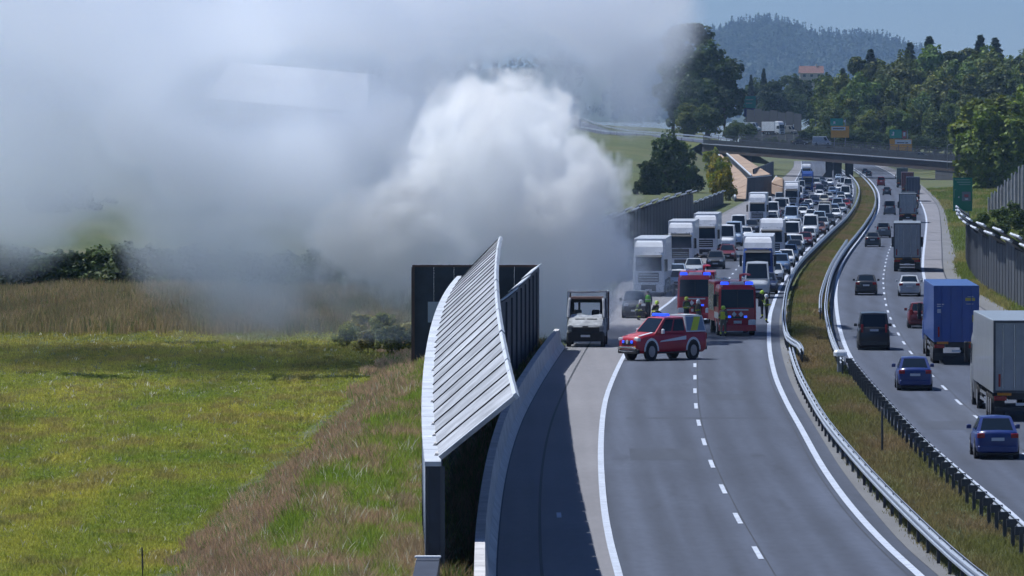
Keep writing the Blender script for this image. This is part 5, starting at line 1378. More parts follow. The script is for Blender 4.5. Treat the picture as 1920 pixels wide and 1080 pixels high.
# right row, beside the median
row = [('hatchback_car', 1437, 552, 'navy'), ('saloon_car', 1450, 530, 'silver'), ('estate_car', 1462, 515, 'steel_blue'), ('hatchback_car', 1473, 502, 'white'), ('saloon_car', 1480, 490, 'pale_blue'), ('saloon_car', 1489, 480, 'charcoal'),
       ('estate_car', 1492, 473, 'white'), ('delivery_van', 1484, 462, 'white'), ('saloon_car', 1509, 463, 'maroon'), ('hatchback_car', 1516, 455, 'silver'), ('delivery_van', 1519, 446, 'white'), ('saloon_car', 1535, 441, 'brown'),
       ('estate_car', 1541, 434, 'silver'), ('people_van', 1536, 427, 'pale_blue'), ('hatchback_car', 1554, 424, 'dark'), ('delivery_van', 1546, 414, 'beige'), ('saloon_car', 1566, 412, 'white'), ('estate_car', 1563, 406, 'steel_blue'),
       ('hatchback_car', 1577, 401, 'silver'), ('people_van', 1570, 397, 'pale_blue'), ('saloon_car', 1585, 392, 'red'), ('estate_car', 1577, 386, 'white'), ('hatchback_car', 1590, 382, 'navy'), ('delivery_van', 1585, 376, 'white'),
       ('people_van', 1590, 366, 'grey'), ('saloon_car', 1577, 370, 'steel_blue'), ('hatchback_car', 1574, 360, 'white'), ('delivery_van', 1590, 358, 'white'), ('saloon_car', 1576, 350, 'silver'), ('hatchback_car', 1582, 344, 'white'), ('saloon_car', 1572, 338, 'pale_blue')]
KN = {'hatchback_car': 'hatchback', 'saloon_car': 'saloon', 'estate_car': 'estate car', 'delivery_van': 'delivery van', 'people_van': 'people carrier'}
ORD = ['first', 'second', 'third', 'fourth', 'fifth', 'sixth', 'seventh', 'eighth', 'ninth', 'tenth', 'eleventh', 'twelfth', 'thirteenth', 'fourteenth', 'fifteenth', 'sixteenth', 'seventeenth', 'eighteenth', 'nineteenth', 'twentieth']
for i, (k, x, y, c) in enumerate(row):
    o = ORD[i] if i < 20 else 'twenty ' + ORD[i - 20] if i < 29 else 'thirtieth' if i == 29 else 'last'
    queue(k, x, y, c, f'{c.replace("_", " ")} {KN[k]}, {o} in the row queuing beside the median', 'van' if 'van' in k else 'car', f=RL, L=5.6 if k == 'delivery_van' else 4.5)
qr = random.Random(5); nfar = 0
for f0, f1, u, y0_, y1_, st in ((DL, RL, .30, 345, 470, 5.2), (SL, DL, .62, 345, 425, 6.5), (DL, RL, .80, 340, 420, 5.0)):
    y = y1_; cnt = -1
    while y > y0_:
        k = qr.choice(['saloon_car', 'hatchback_car', 'estate_car', 'people_van', 'delivery_van', 'saloon_car', 'hatchback_car']); c = qr.choice(['white', 'white', 'silver', 'pale_blue', 'steel_blue', 'navy', 'charcoal', 'maroon', 'grey'])
        x = f0(y) + (f1(y) - f0(y)) * (u + qr.uniform(-.07, .07))
        file_ = {.30: 'corridor side file', .62: 'left lane file', .80: 'median side file'}[u]
        P0 = at(x, y)
        if all((P0 - o.location.xy.to_3d()).length > 5.2 + (6 if 'lorry' in o.name else 0) and abs(P0.y - o.location.y) + 6 * abs(P0.x - o.location.x) > 9 for o in QUEUE):
            nfar += 1; cnt += 1
            queue(k, x, y, c, f'{ORDN[cnt]} vehicle counting back in the far {file_}, a {c.replace("_", " ")} {KN[k]}', 'van' if 'van' in k else 'car', f=f0, L=5.6 if k == 'delivery_van' else 4.5)
        y -= st * (.75 + .5 * qr.random())
# vehicles on the raised side road
def raised(kind, px, py, d, rz, col, label, cat='van', Q=None):
    p = at_d(px, py, d); pr = CARS.get(kind) or LORRY[kind]
    pr.spawn((p.x, p.y, p.z), rz, label, cat, 'vehicles on the raised side road', paint(col), paint(Q) if Q else None)
raised('box', 1070, 246, 1850, R(-38), 'truck_white', 'white lorry on the raised side road at the edge of the smoke', 'lorry', 'truck_white')
raised('box', 1450, 253, 1720, R(40), 'truck_white', 'white box lorry behind the bridge parapet, left of the boards', 'lorry', 'truck_white')
raised('delivery_van', 1410, 246, 1740, R(70), 'white', 'white van with blue load at the left end of the bridge')
raised('delivery_van', 1478, 252, 1725, R(60), 'beige', 'pale yellow van right of the white lorry behind the parapet')
raised('saloon_car', 1500, 272, 1575, R(85), 'dark', 'dark car crossing the bridge left of the orange board', 'car')
raised('delivery_van', 1541, 274, 1570, R(85), 'silver', 'silver van crossing the bridge beside the orange board')
raised('saloon_car', 1728, 297, 1480, R(85), 'charcoal', 'charcoal car crossing the bridge right of the orange boards', 'car')
# ================================================================== fire engines, command car, burnt lorry, people
M_BLUEL = mat('blue_beacon', (.02, .06, .5), .3, emit=(.03, .10, 1.0), estr=1.0)
M_YEL = mat('fluorescent_yellow', (.55, .62, .04), .6)
M_FWHITE = mat('fire_white', (.62, .64, .68), .4, coat=.3)
M_SOOT = mat('soot', (.018, .017, .018), .9, var=.4, scale=4)
M_BURNT = mat('burnt_paint', (.33, .34, .35), .8, var=.5, scale=1.6)
M_RUST = mat('scorched_rust', (.10, .055, .045), .9, var=.4, scale=5)
def fire_engine():
    p = Proto('fire_engine'); w = 1.22; y0 = -3.7
    rs = []
    for z, f, ww in ((.50, .05, 1.18), (.95, 0, w), (1.55, .02, w), (2.65, .12, w - .03), (2.85, .24, w - .10)):
        c = .14; rs.append([(-ww + c, y0 + f, z), (ww - c, y0 + f, z), (ww, y0 + f + c, z), (ww, y0 + 2.9, z), (-ww, y0 + 2.9, z), (-ww, y0 + f + c, z)])
    cab = p.add('cab', MB().rings(rs), 'P')
    p.add('windscreen', MB().slab([(-1.08, y0 - .01, 1.58), (1.08, y0 - .01, 1.58), (1.04, y0 + .105, 2.60), (-1.04, y0 + .105, 2.60)], .015), M_GLASS, cab)
    p.add('windscreen_bar', MB().box(-.02, .02, y0 - .035, y0 + .02, 1.58, 2.55), M_BLACK, cab)
    for s in (-1, 1):
        for a, b in ((.3, 1.2), (1.5, 2.6)):
            q = [(s * (w + .002), y0 + a, 1.6), (s * (w + .002), y0 + b, 1.6), (s * (w - .02), y0 + b, 2.45), (s * (w - .02), y0 + a + .06, 2.45)]
            p.add('side_window', MB().slab(q if s > 0 else q[::-1], .012), M_GLASS, cab)
        p.add('white_band', MB().box(min(s * (w + .004), s * (w + .014)), max(s * (w + .004), s * (w + .014)), y0 + .2, y0 + 7.3, .95, 1.3), M_FWHITE)
        p.add('mirror', MB().cbox(s * (w + .24) - .12, s * (w + .24) + .12, y0 - .1, y0 + .06, 1.65, 2.35, .03).box(min(s * (w - .02), s * (w + .14)), max(s * (w - .02), s * (w + .14)), y0 - .02, y0 + .06, 2.25, 2.31), M_BLACK)
        p.add('headlight', MB().cbox(s * .95 - .24, s * .95 + .24, y0 - .06, y0 + .1, .62, .92, .06), M_HEAD)
        p.add('beacon', MB().cbox(s * .80 - .26, s * .80 + .26, y0 + .3, y0 + .75, 2.87, 3.04, .06), M_BLUEL)
        p.add('front_flasher', MB().cbox(s * .52 - .1, s * .52 + .1, y0 - .07, y0 + .0, 1.02, 1.14, .02), M_BLUEL)
        p.add('diamond_plate', MB().slab([(s * .22, y0 - .05, 1.06), (s * .22 + .16, y0 - .05, 1.22), (s * .22, y0 - .05, 1.38), (s * .22 - .16, y0 - .05, 1.22)], .02), M_FWHITE)
        p.add('marker_lamp', MB().cyl((s * 1.0, y0 + .16, 2.80), 'y', .06, .1, 8), mat('warm_lamp', (.6, .4, .3), .3))
    p.add('light_bar', MB().cbox(-.46, .46, y0 + .32, y0 + .72, 2.88, 3.04, .05), M_FWHITE)
    p.add('name_strip', MB().box(-.7, .7, y0 - .03, y0 - .004, 1.43, 1.50), M_FWHITE)
    p.add('grille', MB().cbox(-.55, .55, y0 - .03, y0 + .03, .98, 1.10, .02), M_BLACK)
    p.add('bumper', MB().cbox(-1.2, 1.2, y0 - .12, y0 + .35, .28, .62, .08), 'P')
    p.add('number_plate', MB().box(-.26, .26, y0 - .16, y0 - .125, .74, .86).box(-.26, .26, y0 - .16, y0 - .125, .70, .735), M_PLATE)
    body = p.add('equipment_body', MB().cbox(-1.24, 1.24, y0 + 2.95, 3.7, .75, 3.0, .06), 'P')
    for s in (-1, 1):
        for k in range(3): p.add('roller_shutter', MB().box(min(s * 1.242, s * 1.256), max(s * 1.242, s * 1.256), -.6 + k * 1.4, .65 + k * 1.4, 1.35, 2.8), M_CHROME, body)
    ld = p.add('roof_ladder', MB().box(-.75, -.68, -.5, 3.6, 3.05, 3.13).box(-.25, -.18, -.5, 3.6, 3.05, 3.13), M_CHROME)
    for k in range(8): p.add('rung', MB().box(-.68, -.25, -.3 + .5 * k, -.25 + .5 * k, 3.07, 3.11), M_CHROME, ld)
    p.add('water_monitor', MB().tube([(.5, -.4, 3.0), (.5, -.4, 3.35), (.75, -1.1, 3.42), (1.0, -1.9, 3.40)], [.09, .09, .06, .045], 8), 'P')
    p.add('chassis', MB().box(-1.0, 1.0, y0 + .5, 3.5, .42, .74), M_SKIRT)
    wheels(p, .48, 1.22, (y0 + 1.35, 2.0), .3)
    return p
FE = fire_engine()
put(FE, 1303, 606, rz=R(-4), L=7.6, label='fire engine on the left with blue beacon lit and red water monitor', cat='fire engine', group='fire engines', P=paint('fire_red'))
put(FE, 1383, 630, rz=R(3), L=7.6, label='fire engine on the right with white diamond plates and yellow helmeted firefighter before it', cat='fire engine', group='fire engines', P=paint('fire_red'))

def command_car():
    p = Proto('command_car'); w = .93; L = 5.2
    st = [(-2.6, .70, .48, .74, .86), (-2.5, .86, .36, .82, .98), (-2.0, .92, .30, .92, 1.10), (-1.15, .93, .28, 1.0, 1.16), (.2, .93, .28, 1.02, 1.18), (2.4, .93, .30, 1.06, 1.18), (2.58, .90, .36, 1.06, 1.18), (2.6, .86, .40, 1.0, 1.14)]
    p.add('body', loft(st), paint('fire_red'), smooth=True)
    cab = glass_house(p, -1.3, -.45, .95, 1.05, .88, .70, 1.15, 1.80, ((.10, .50), (.54, .97)), .04, False)
    # white canopy over the load bed
    c = dict(fl=(-.88, 1.06, 1.17), fr=(.88, 1.06, 1.17), tl=(-.74, 1.06, 1.86), tr=(.74, 1.06, 1.86), rl=(-.88, 2.56, 1.17), rr=(.88, 2.56, 1.17), ul=(-.74, 2.38, 1.86), ur=(.74, 2.38, 1.86))
    cn = p.add('canopy', MB().add([c[k] for k in ('fl', 'fr', 'tr', 'tl', 'rl', 'rr', 'ur', 'ul')], [(0, 1, 2, 3), (5, 4, 7, 6), (1, 5, 6, 2), (4, 0, 3, 7), (3, 2, 6, 7), (0, 4, 5, 1)]), M_FWHITE)
    mgl = mat('canopy_glass', (.18, .24, .33), .2)
    for s in (1, -1):
        q = [c['fr'], c['rr'], c['ur'], c['tr']] if s > 0 else [c['rl'], c['fl'], c['tl'], c['ul']]
        g = p.add('canopy_window', MB().slab(inset(q, .05, .08, .003), .012), mgl, cn)
        q2 = [Vector(v) for v in inset(q, .05, .08, .018)]
        a = q2[0].lerp(q2[1], .18 if s > 0 else .40); b = q2[0].lerp(q2[1], .56 if s > 0 else .78); d = q2[3].lerp(q2[2], .90 if s > 0 else .46); e = q2[3].lerp(q2[2], .50 if s > 0 else .08)
        p.add('yellow_stripe', MB().slab([a, b, d, e], .008), M_YEL, g)
        # white wheel arch trims and flank stripe
        for yc in (-1.62, 1.55):
            r0, r1, n = .44, .56, 10; m = MB()
            for k in range(n):
                a0, a1 = math.pi * k / n, math.pi * (k + 1) / n
                def pt(r, an): return (s * (w + .012), yc + r * math.cos(an), .40 + r * math.sin(an))
                qq = [pt(r0, a0), pt(r1, a0), pt(r1, a1), pt(r0, a1)]
                m.slab(qq if s < 0 else qq[::-1], .02)
            p.add('arch_trim', m, M_FWHITE)
        qq = [(s * (w + .006), -1.0, .78), (s * (w + .006), 1.0, .86), (s * (w + .006), 1.0, 1.02), (s * (w + .006), -.9, .84)]
        p.add('flank_stripe', MB().slab(qq if s > 0 else qq[::-1], .008), M_FWHITE)
        p.add('mirror', MB().cbox(s * (w + .14) - .12, s * (w + .14) + .12, -.95, -.82, 1.14, 1.34, .04), M_FWHITE)
        p.add('headlight', MB().cbox(s * .66 - .20, s * .66 + .20, -2.58, -2.35, .84, .98, .04), M_HEAD)
        p.add('grille_flasher', MB().cbox(s * .36 - .10, s * .36 + .10, -2.64, -2.58, .74, .86, .02), M_BLUEL)
        p.add('tail_light', MB().cbox(s * .84 - .07, s * .84 + .07, 2.55, 2.62, .86, 1.12, .02), M_TAIL)
        p.add('fog_light', MB().cyl((s * .62, -2.60, .56), 'y', .08, .06, 8), M_AMBER)
        p.add('bonnet_stripe', MB().slab([(s * .56, -2.30, 1.052), (s * .72, -2.30, 1.03), (s * .76, -1.35, 1.165), (s * .60, -1.35, 1.185)] if s > 0 else [(s * .72, -2.30, 1.03), (s * .56, -2.30, 1.052), (s * .60, -1.35, 1.185), (s * .76, -1.35, 1.165)], .02), M_FWHITE)
    p.add('grille', MB().cbox(-.48, .48, -2.63, -2.5, .66, .86, .03), M_BLACK)
    p.add('badge', MB().cyl((0, -2.65, .80), 'y', .09, .04, 10), M_FWHITE)
    p.add('bull_bar', MB().tube([(-.75, -2.66, .52), (-.5, -2.74, .56), (.5, -2.74, .56), (.75, -2.66, .52)], .04, 8).tube([(-.6, -2.70, .42), (.6, -2.70, .42)], .04, 8), M_CHROME)
    p.add('bumper', MB().cbox(-.86, .86, -2.62, -2.4, .30, .50, .05), M_BLACK)
    p.add('bumper', MB().cbox(-.88, .88, 2.45, 2.68, .40, .58, .05), M_BLACK)
    p.add('light_bar', MB().cbox(-.62, .62, -.25, .05, 1.86, 1.97, .04), M_BLUEL)
    [p.add('side_step', MB().box(min(s * .84, s * .97), max(s * .84, s * .97), -1.05, .98, .30, .36), M_BLACK) for s in (-1, 1)]
    wheels(p, .39, .96, (-1.62, 1.55), .26)
    arches(p, .38, .94, (-1.62, 1.55))
    p.add('spare_mat', MB().box(-.7, .7, 1.2, 2.2, 1.88, 1.90), mat('roof_mat', (.5, .52, .56), .7))
    return p
CC = command_car()
pc = at(1234, 675)
CC.spawn((pc.x + .25, pc.y + .7, .004), R(-50), 'red and white fire pickup parked askew with yellow striped canopy window', 'pickup truck', None, paint('fire_red')).scale = (1.02, 1.02, 1.36)

def burnt_lorry():
    root = empty('burnt_lorry', at(1098, 652) + Vector((0, .6, .004)), R(-3), (1.1, 1.1, ZS * 1.05)); tag(root, 'burnt out white light lorry with gaping windscreen hole beside the smoke', 'lorry')
    w = 1.05; y0 = 0.0
    # nose and bonnet
    st = [(y0, .90, .36, .74, .98), (y0 + .10, 1.0, .30, .82, 1.10), (y0 + .55, 1.05, .28, 1.02, 1.34), (y0 + .95, 1.06, .28, 1.15, 1.48)]
    b = loft(st).build('bonnet', M_BURNT, root)
    MB().box(-.62, -.05, y0 + .62, y0 + .72, 1.405, 1.43).box(.05, .62, y0 + .62, y0 + .72, 1.405, 1.43).build('vent', M_SOOT, b)
    MB().cbox(-1.04, 1.04, y0 - .10, y0 + .2, .30, .80, .08).build('bumper', M_SOOT, root)
    MB().cbox(-.78, .78, y0 - .05, y0 + .05, .80, 1.02, .03).build('grille', M_SOOT, root)
    MB().box(-.16, .16, y0 - .06, y0 - .045, 1.02, 1.08).build('badge', M_SOOT, root)
    MB().box(-.26, .26, y0 - .125, y0 - .105, .52, .63).build('number_plate', M_PLATE, root)
    for s in (-1, 1):
        MB().cbox(s * .86 - .16, s * .86 + .16, y0 - .02, y0 + .3, .88, 1.12, .06).build('headlight', mat('melted_lamp', (.16, .17, .18), .5), root)
        MB().tube([(s * 1.0, y0 + .95, 1.46), (s * .96, y0 + 1.45, 2.30), (s * .93, y0 + 1.6, 2.42)], .085, 7).build('pillar', mat('scorched_white', (.30, .31, .33), .8, var=.5, scale=3), root)
        MB().tube([(s * 1.0, y0 + 2.35, 1.2), (s * .98, y0 + 2.35, 2.42)], .10, 7).build('pillar', M_SOOT, root)
        MB().box(min(s * 1.0, s * 1.06), max(s * 1.0, s * 1.06), y0 + .98, y0 + 2.4, .5, 1.42).build('door', M_BURNT, root)
    # dashboard debris and burnt seats, rear bulkhead with hole
    MB().add([(-.9, y0 + .98, 1.46), (.9, y0 + .98, 1.46), (.85, y0 + 1.3, 1.66), (.2, y0 + 1.2, 1.58), (-.3, y0 + 1.3, 1.70), (-.85, y0 + 1.25, 1.62)], [(0, 1, 2, 3, 4, 5)]).build('dashboard', mat('ash_grey', (.35, .37, .4), .95, var=.4, scale=6), root)
    for s in (-.5, .5): MB().cbox(s - .22, s + .22, y0 + 1.8, y0 + 1.95, 1.1, 1.85, .06).build('seat', M_SOOT, root)
    m = MB()
    m.box(-1.0, 1.0, y0 + 2.36, y0 + 2.44, .5, 1.5).box(-1.0, -.72, y0 + 2.36, y0 + 2.44, 1.5, 2.4).box(.72, 1.0, y0 + 2.36, y0 + 2.44, 1.5, 2.4).box(-.72, .72, y0 + 2.36, y0 + 2.44, 2.2, 2.4).box(-.5, -.38, y0 + 2.36, y0 + 2.44, 1.5, 2.2)
    m.build('bulkhead', M_SOOT, root)
    rf = MB().rings([[(-.95, y0 + 1.55, 2.40), (.95, y0 + 1.55, 2.40), (.95, y0 + 2.45, 2.42), (-.95, y0 + 2.45, 2.42)], [(-.9, y0 + 1.6, 2.50), (.9, y0 + 1.6, 2.50), (.9, y0 + 2.45, 2.52), (-.9, y0 + 2.45, 2.52)]]).build('roof', M_RUST, root)
    # load frame behind, taller than the cab
    for s in (-1, 1):
        MB().tube([(s * 1.08, y0 + 2.55, .7), (s * 1.08, y0 + 2.55, 2.78)], .05, 6).build('frame_post', MATS['scorched_white'], root)
        MB().tube([(s * 1.08, y0 + 5.6, .7), (s * 1.08, y0 + 5.6, 2.70)], .06, 6).build('frame_post', M_RUST, root)
        MB().tube([(s * 1.08, y0 + 2.55, 2.76), (s * 1.07, y0 + 4.0, 2.70), (s * 1.08, y0 + 5.6, 2.70)], .05, 6).build('frame_rail', M_BURNT, root)
        MB().box(min(s * 1.06, s * 1.1), max(s * 1.06, s * 1.1), y0 + 2.6, y0 + 5.6, .75, 1.35).build('drop_side', M_RUST if s > 0 else M_SOOT, root)
    MB().tube([(-1.08, y0 + 2.55, 2.76), (-.3, y0 + 2.55, 2.72), (.4, y0 + 2.55, 2.74), (1.08, y0 + 2.55, 2.78)], .06, 6).build('frame_rail', MATS['scorched_white'], root)
    MB().box(-1.05, 1.05, y0 + 2.5, y0 + 5.6, .62, .74).build('load_bed', M_SOOT, root)
    MB().box(-.5, .5, y0 + .3, y0 + 5.5, .40, .60).build('chassis', M_SOOT, root)
    for y in (y0 + .75, y0 + 4.3):
        for s in (-1, 1):
            wl = MB().cyl((s * .95, y, .36), 'x', .36, .24, 14).build('wheel', M_SOOT, root)
            MB().cyl((s * 1.075, y, .36), 'x', .2, .02, 10).build('rim', M_RUST, wl)
    return root
burnt_lorry()

# ---- people: one skin-modelled body each, clothing and helmet as children
def person(px, py, label, pose='stand', top='turnout', helmet='yellow', rz=0.0, d=None, z=0.0, hold=None):
    p = at(px, py) if d is None else at_d(px, py, d)
    root = empty('person', (p.x, p.y, z + .004), rz, (1.0, 1.0, ZS)); tag(root, label, 'person', 'people at the fire')
    # joints, metres; front = -Y
    J = {'pel': (0, 0, .95), 'chest': (0, 0, 1.28), 'neck': (0, 0, 1.47), 'head': (0, -.01, 1.56), 'crown': (0, 0, 1.68)}
    for s, k in ((-1, 'l'), (1, 'r')):
        J.update({k + 'sh': (s * .19, 0, 1.41), k + 'el': (s * .26, .03, 1.14), k + 'wr': (s * .25, -.09, .92), k + 'ha': (s * .25, -.13, .83),
                  k + 'hip': (s * .10, 0, .90), k + 'kn': (s * .12, -.02, .50), k + 'an': (s * .13, .02, .09), k + 'to': (s * .14, -.16, .05)})
    if pose == 'stride': J.update({'lkn': (-.11, -.16, .52), 'lan': (-.12, -.10, .10), 'lto': (-.12, -.28, .06), 'rkn': (.12, .08, .50), 'ran': (.13, .28, .14), 'rto': (.13, .14, .05)})
    if pose == 'hold': J.update({'lel': (-.27, -.02, 1.16), 'lwr': (-.12, -.24, 1.12), 'lha': (-.06, -.28, 1.12), 'rel': (.27, -.02, 1.16), 'rwr': (.12, -.24, 1.08), 'rha': (.06, -.28, 1.08)})
    if pose == 'crouch':
        for k in ('pel', 'chest', 'neck', 'head', 'crown', 'lsh', 'rsh', 'lel', 'rel', 'lwr', 'rwr', 'lha', 'rha', 'lhip', 'rhip'):
            x, y, zz = J[k]; J[k] = (x, y + .10 - .5 * max(0, zz - .95), zz - .48)
        J.update({'lkn': (-.14, -.32, .52), 'rkn': (.14, -.30, .50), 'lwr': (-.22, -.46, .52), 'rwr': (.22, -.46, .52), 'lha': (-.2, -.54, .46), 'rha': (.2, -.54, .46)})
    E = [('pel', 'chest'), ('chest', 'neck'), ('neck', 'head'), ('head', 'crown')]
    for k in 'lr': E += [('chest', k + 'sh'), (k + 'sh', k + 'el'), (k + 'el', k + 'wr'), (k + 'wr', k + 'ha'), ('pel', k + 'hip'), (k + 'hip', k + 'kn'), (k + 'kn', k + 'an'), (k + 'an', k + 'to')]
    bulk = 1.2 if top != 'shirt' else 1.05
    RAD = dict(pel=.15 * bulk, chest=.165 * bulk, neck=.062, head=.092, crown=.082)
    for k in 'lr': RAD.update({k + 'sh': .085 * bulk, k + 'el': .058 * bulk, k + 'wr': .042, k + 'ha': .038, k + 'hip': .11 * bulk, k + 'kn': .078 * bulk, k + 'an': .058, k + 'to': .045})
    names = list(J); me = bpy.data.meshes.new('body_cage')
    me.from_pydata([J[n] for n in names], [(names.index(a), names.index(b)) for a, b in E], []); me.update()
    o = link('body', me, root)
    md = o.modifiers.new('skin', 'SKIN'); md.use_smooth_shade = True
    sv = me.skin_vertices[0].data
    for i, n in enumerate(names):
        sv[i].radius = (RAD[n], RAD[n] * (.78 if n in ('chest', 'pel') else 1)); sv[i].use_root = n == 'pel'
    o.modifiers.new('smooth', 'SUBSURF').levels = 1; o.modifiers['smooth'].render_levels = 1
    dg = bpy.context.evaluated_depsgraph_get(); ev = o.evaluated_get(dg); nm = bpy.data.meshes.new_from_object(ev)
    o.modifiers.clear(); o.data = nm; bpy.data.meshes.remove(me)
    skin = mat('skin', (.42, .26, .19), .6); dark = mat('dark_clothes', (.02, .022, .03), .9); tan = mat('turnout_khaki', (.18, .165, .12), .9, var=.25, scale=6); boot = mat('boot_black', (.015, .015, .015), .7)
    hi = M_YEL; green = mat('vest_green', (.10, .42, .03), .8, emit=None)
    upper = {'turnout': tan, 'vest': dark, 'dark': dark, 'shirt': dark}[top]; lower = {'turnout': tan, 'vest': dark, 'dark': dark, 'shirt': dark}[top]
    nm.materials.clear()
    for m in (skin, upper, lower, boot, hi): nm.materials.append(m)
    dz = -.48 if pose == 'crouch' else 0
    for f in nm.polygons:
        c = f.center
        if c.z > 1.48 + dz: i = 0
        elif c.z < .16: i = 3
        elif c.z > .98 + dz: i = 1
        else: i = 2
        for k in 'lr':
            if (c - Vector(J[k + 'ha'])).length < .085: i = 0
        if top in ('turnout', 'dark') and (abs(c.z - (1.12 + dz)) < .03 or abs(c.z - .24) < .03): i = 4
        f.material_index = i
    hd = Vector(J['head'])
    # face: nose, eyes, mouth, ears, hair or helmet
    MB().cyl((hd.x, hd.y - .10, hd.z - .005), 'y', .014, .04, 6).build('nose', skin, root)
    for s in (-1, 1):
        MB().sphere((hd.x + s * .033, hd.y - .088, hd.z + .025), .012, 6, 4).build('eye', dark, root)
        MB().sphere((hd.x + s * .095, hd.y + .0, hd.z + .01), .022, 6, 4).build('ear', skin, root)
    MB().box(hd.x - .025, hd.x + .025, hd.y - .097, hd.y - .088, hd.z - .05, hd.z - .04).build('mouth', mat('lips', (.3, .12, .1), .6), root)
    hc = {'yellow': M_YEL, 'white': M_FWHITE, 'hair': mat('dark_hair', (.03, .02, .015), .9), 'green': mat('helmet_lime', (.42, .62, .05), .5)}[helmet]
    if helmet == 'hair':
        MB().sphere((hd.x, hd.y + .02, hd.z + .05), .108, 10, 7, .95).build('hair', hc, root, True)
    else:
        h = MB().sphere((hd.x, hd.y + .01, hd.z + .075), .14, 12, 7, .92).build('helmet', hc, root, True)
        MB().cyl((hd.x, hd.y - .02, hd.z + .035), 'z', .172, .02, 14, .165).build('brim', hc, h)
        MB().slab([(hd.x - .1, hd.y - .135, hd.z + .0), (hd.x + .1, hd.y - .135, hd.z + .0), (hd.x + .1, hd.y - .125, hd.z + .06), (hd.x - .1, hd.y - .125, hd.z + .06)], .01).build('visor', M_GLASS, h)
    ch = Vector(J['chest'])
    if top in ('vest', 'dark'):
        rs = []
        for z_, a, b in ((-.27, .21, .165), (-.1, .215, .175), (.08, .225, .17), (.16, .17, .12)):
            rs.append([(ch.x + a * math.cos(t), ch.y + b * math.sin(t) - (.5 * 0), ch.z + z_) for t in np.linspace(0, 2 * math.pi, 13)[:-1]])
        v = MB().rings(rs).build('vest', green if top == 'vest' else mat('jacket_lime_trim', (.10, .16, .03), .9), root, True)
        MB().cyl((ch.x, ch.y, ch.z - .12), 'z', .222, .05, 12).build('reflective_band', mat('reflective', (.5, .52, .45), .4), v)
    if top == 'turnout':
        MB().cbox(ch.x - .14, ch.x + .14, ch.y + .16, ch.y + .30, ch.z - .28, ch.z + .14, .03).build('air_tank', M_YEL if helmet != 'white' else M_BLACK, root)
        for s in (-1, 1): MB().tube([(ch.x + s * .11, ch.y + .15, ch.z + .14), (ch.x + s * .11, ch.y - .05, ch.z + .19), (ch.x + s * .11, ch.y - .17, ch.z + .05), (ch.x + s * .12, ch.y - .17, ch.z - .2)], .02, 5).build('strap', M_BLACK, root)
    # hands with fingers
    for k, s in (('l', -1), ('r', 1)):
        wv, hv = Vector(J[k + 'wr']), Vector(J[k + 'ha']); dr = (hv - wv).normalized(); sd = Vector((0, 1, 0)) if abs(dr.y) < .7 else Vector((1, 0, 0)); m = MB()
        for q in range(4):
            o0 = hv + sd * (q - 1.5) * .02; ln = (.075, .088, .082, .065)[q]
            m.tube([o0, o0 + dr * ln * .5, o0 + dr * ln * .85 + Vector((-s * .015, 0, -.008))], [.0095, .009, .007], 5)
        th = hv - dr * .03 + sd * -.035; m.tube([th, th + sd * -.025 + dr * .025, th + sd * -.03 + dr * .055], [.011, .010, .008], 5)
        m.build('fingers', skin if top != 'turnout' else boot, root)
    return root
person(1215, 597, 'person in bright green vest and dark trousers standing beside the stopped dark car', 'stand', 'vest', 'hair', R(180))
person(1228, 603, 'crouching firefighter with yellow helmet behind the red pickup', 'crouch', 'dark', 'green', R(40))
person(1196, 601, 'bent firefighter with yellow marked jacket at the front of the dark car', 'crouch', 'dark', 'white', R(100))
person(1356, 632, 'firefighter with lime helmet and khaki gear standing before the right fire engine', 'stride', 'turnout', 'green', R(170))
person(1287, 612, 'firefighter with pale yellow helmet seen behind the pickup canopy', 'hold', 'dark', 'yellow', R(30))
person(1309, 618, 'firefighter in khaki gear with white helmet between the two fire engines', 'stand', 'turnout', 'white', R(60))
person(1437, 606, 'firefighter in dark lime trimmed jacket at the right side of the right fire engine', 'hold', 'dark', 'white', R(90))
person(1429, 598, 'firefighter in dark gear half hidden behind the right fire engine mirror', 'stand', 'dark', 'green', R(-90))
# ================================================================== air
def haze():
    me = MB().box(-5200, 5200, -300, 19000, -4, 480).mesh('haze')
    m = bpy.data.materials.new('haze_air'); m.use_nodes = True; nt = m.node_tree; nt.nodes.clear()
    mo = nt.nodes.new('ShaderNodeOutputMaterial'); pv = nt.nodes.new('ShaderNodeVolumePrincipled')
    pv.inputs['Color'].default_value = (.42, .64, .95, 1); pv.inputs['Density'].default_value = HAZE; pv.inputs['Anisotropy'].default_value = .2
    nt.links.new(pv.outputs[0], mo.inputs['Volume'])
    o = link('haze', me, None, m); tag(o, 'thin blue summer haze over the whole valley', 'haze', kind='stuff')
HAZE = 0.000044
haze()
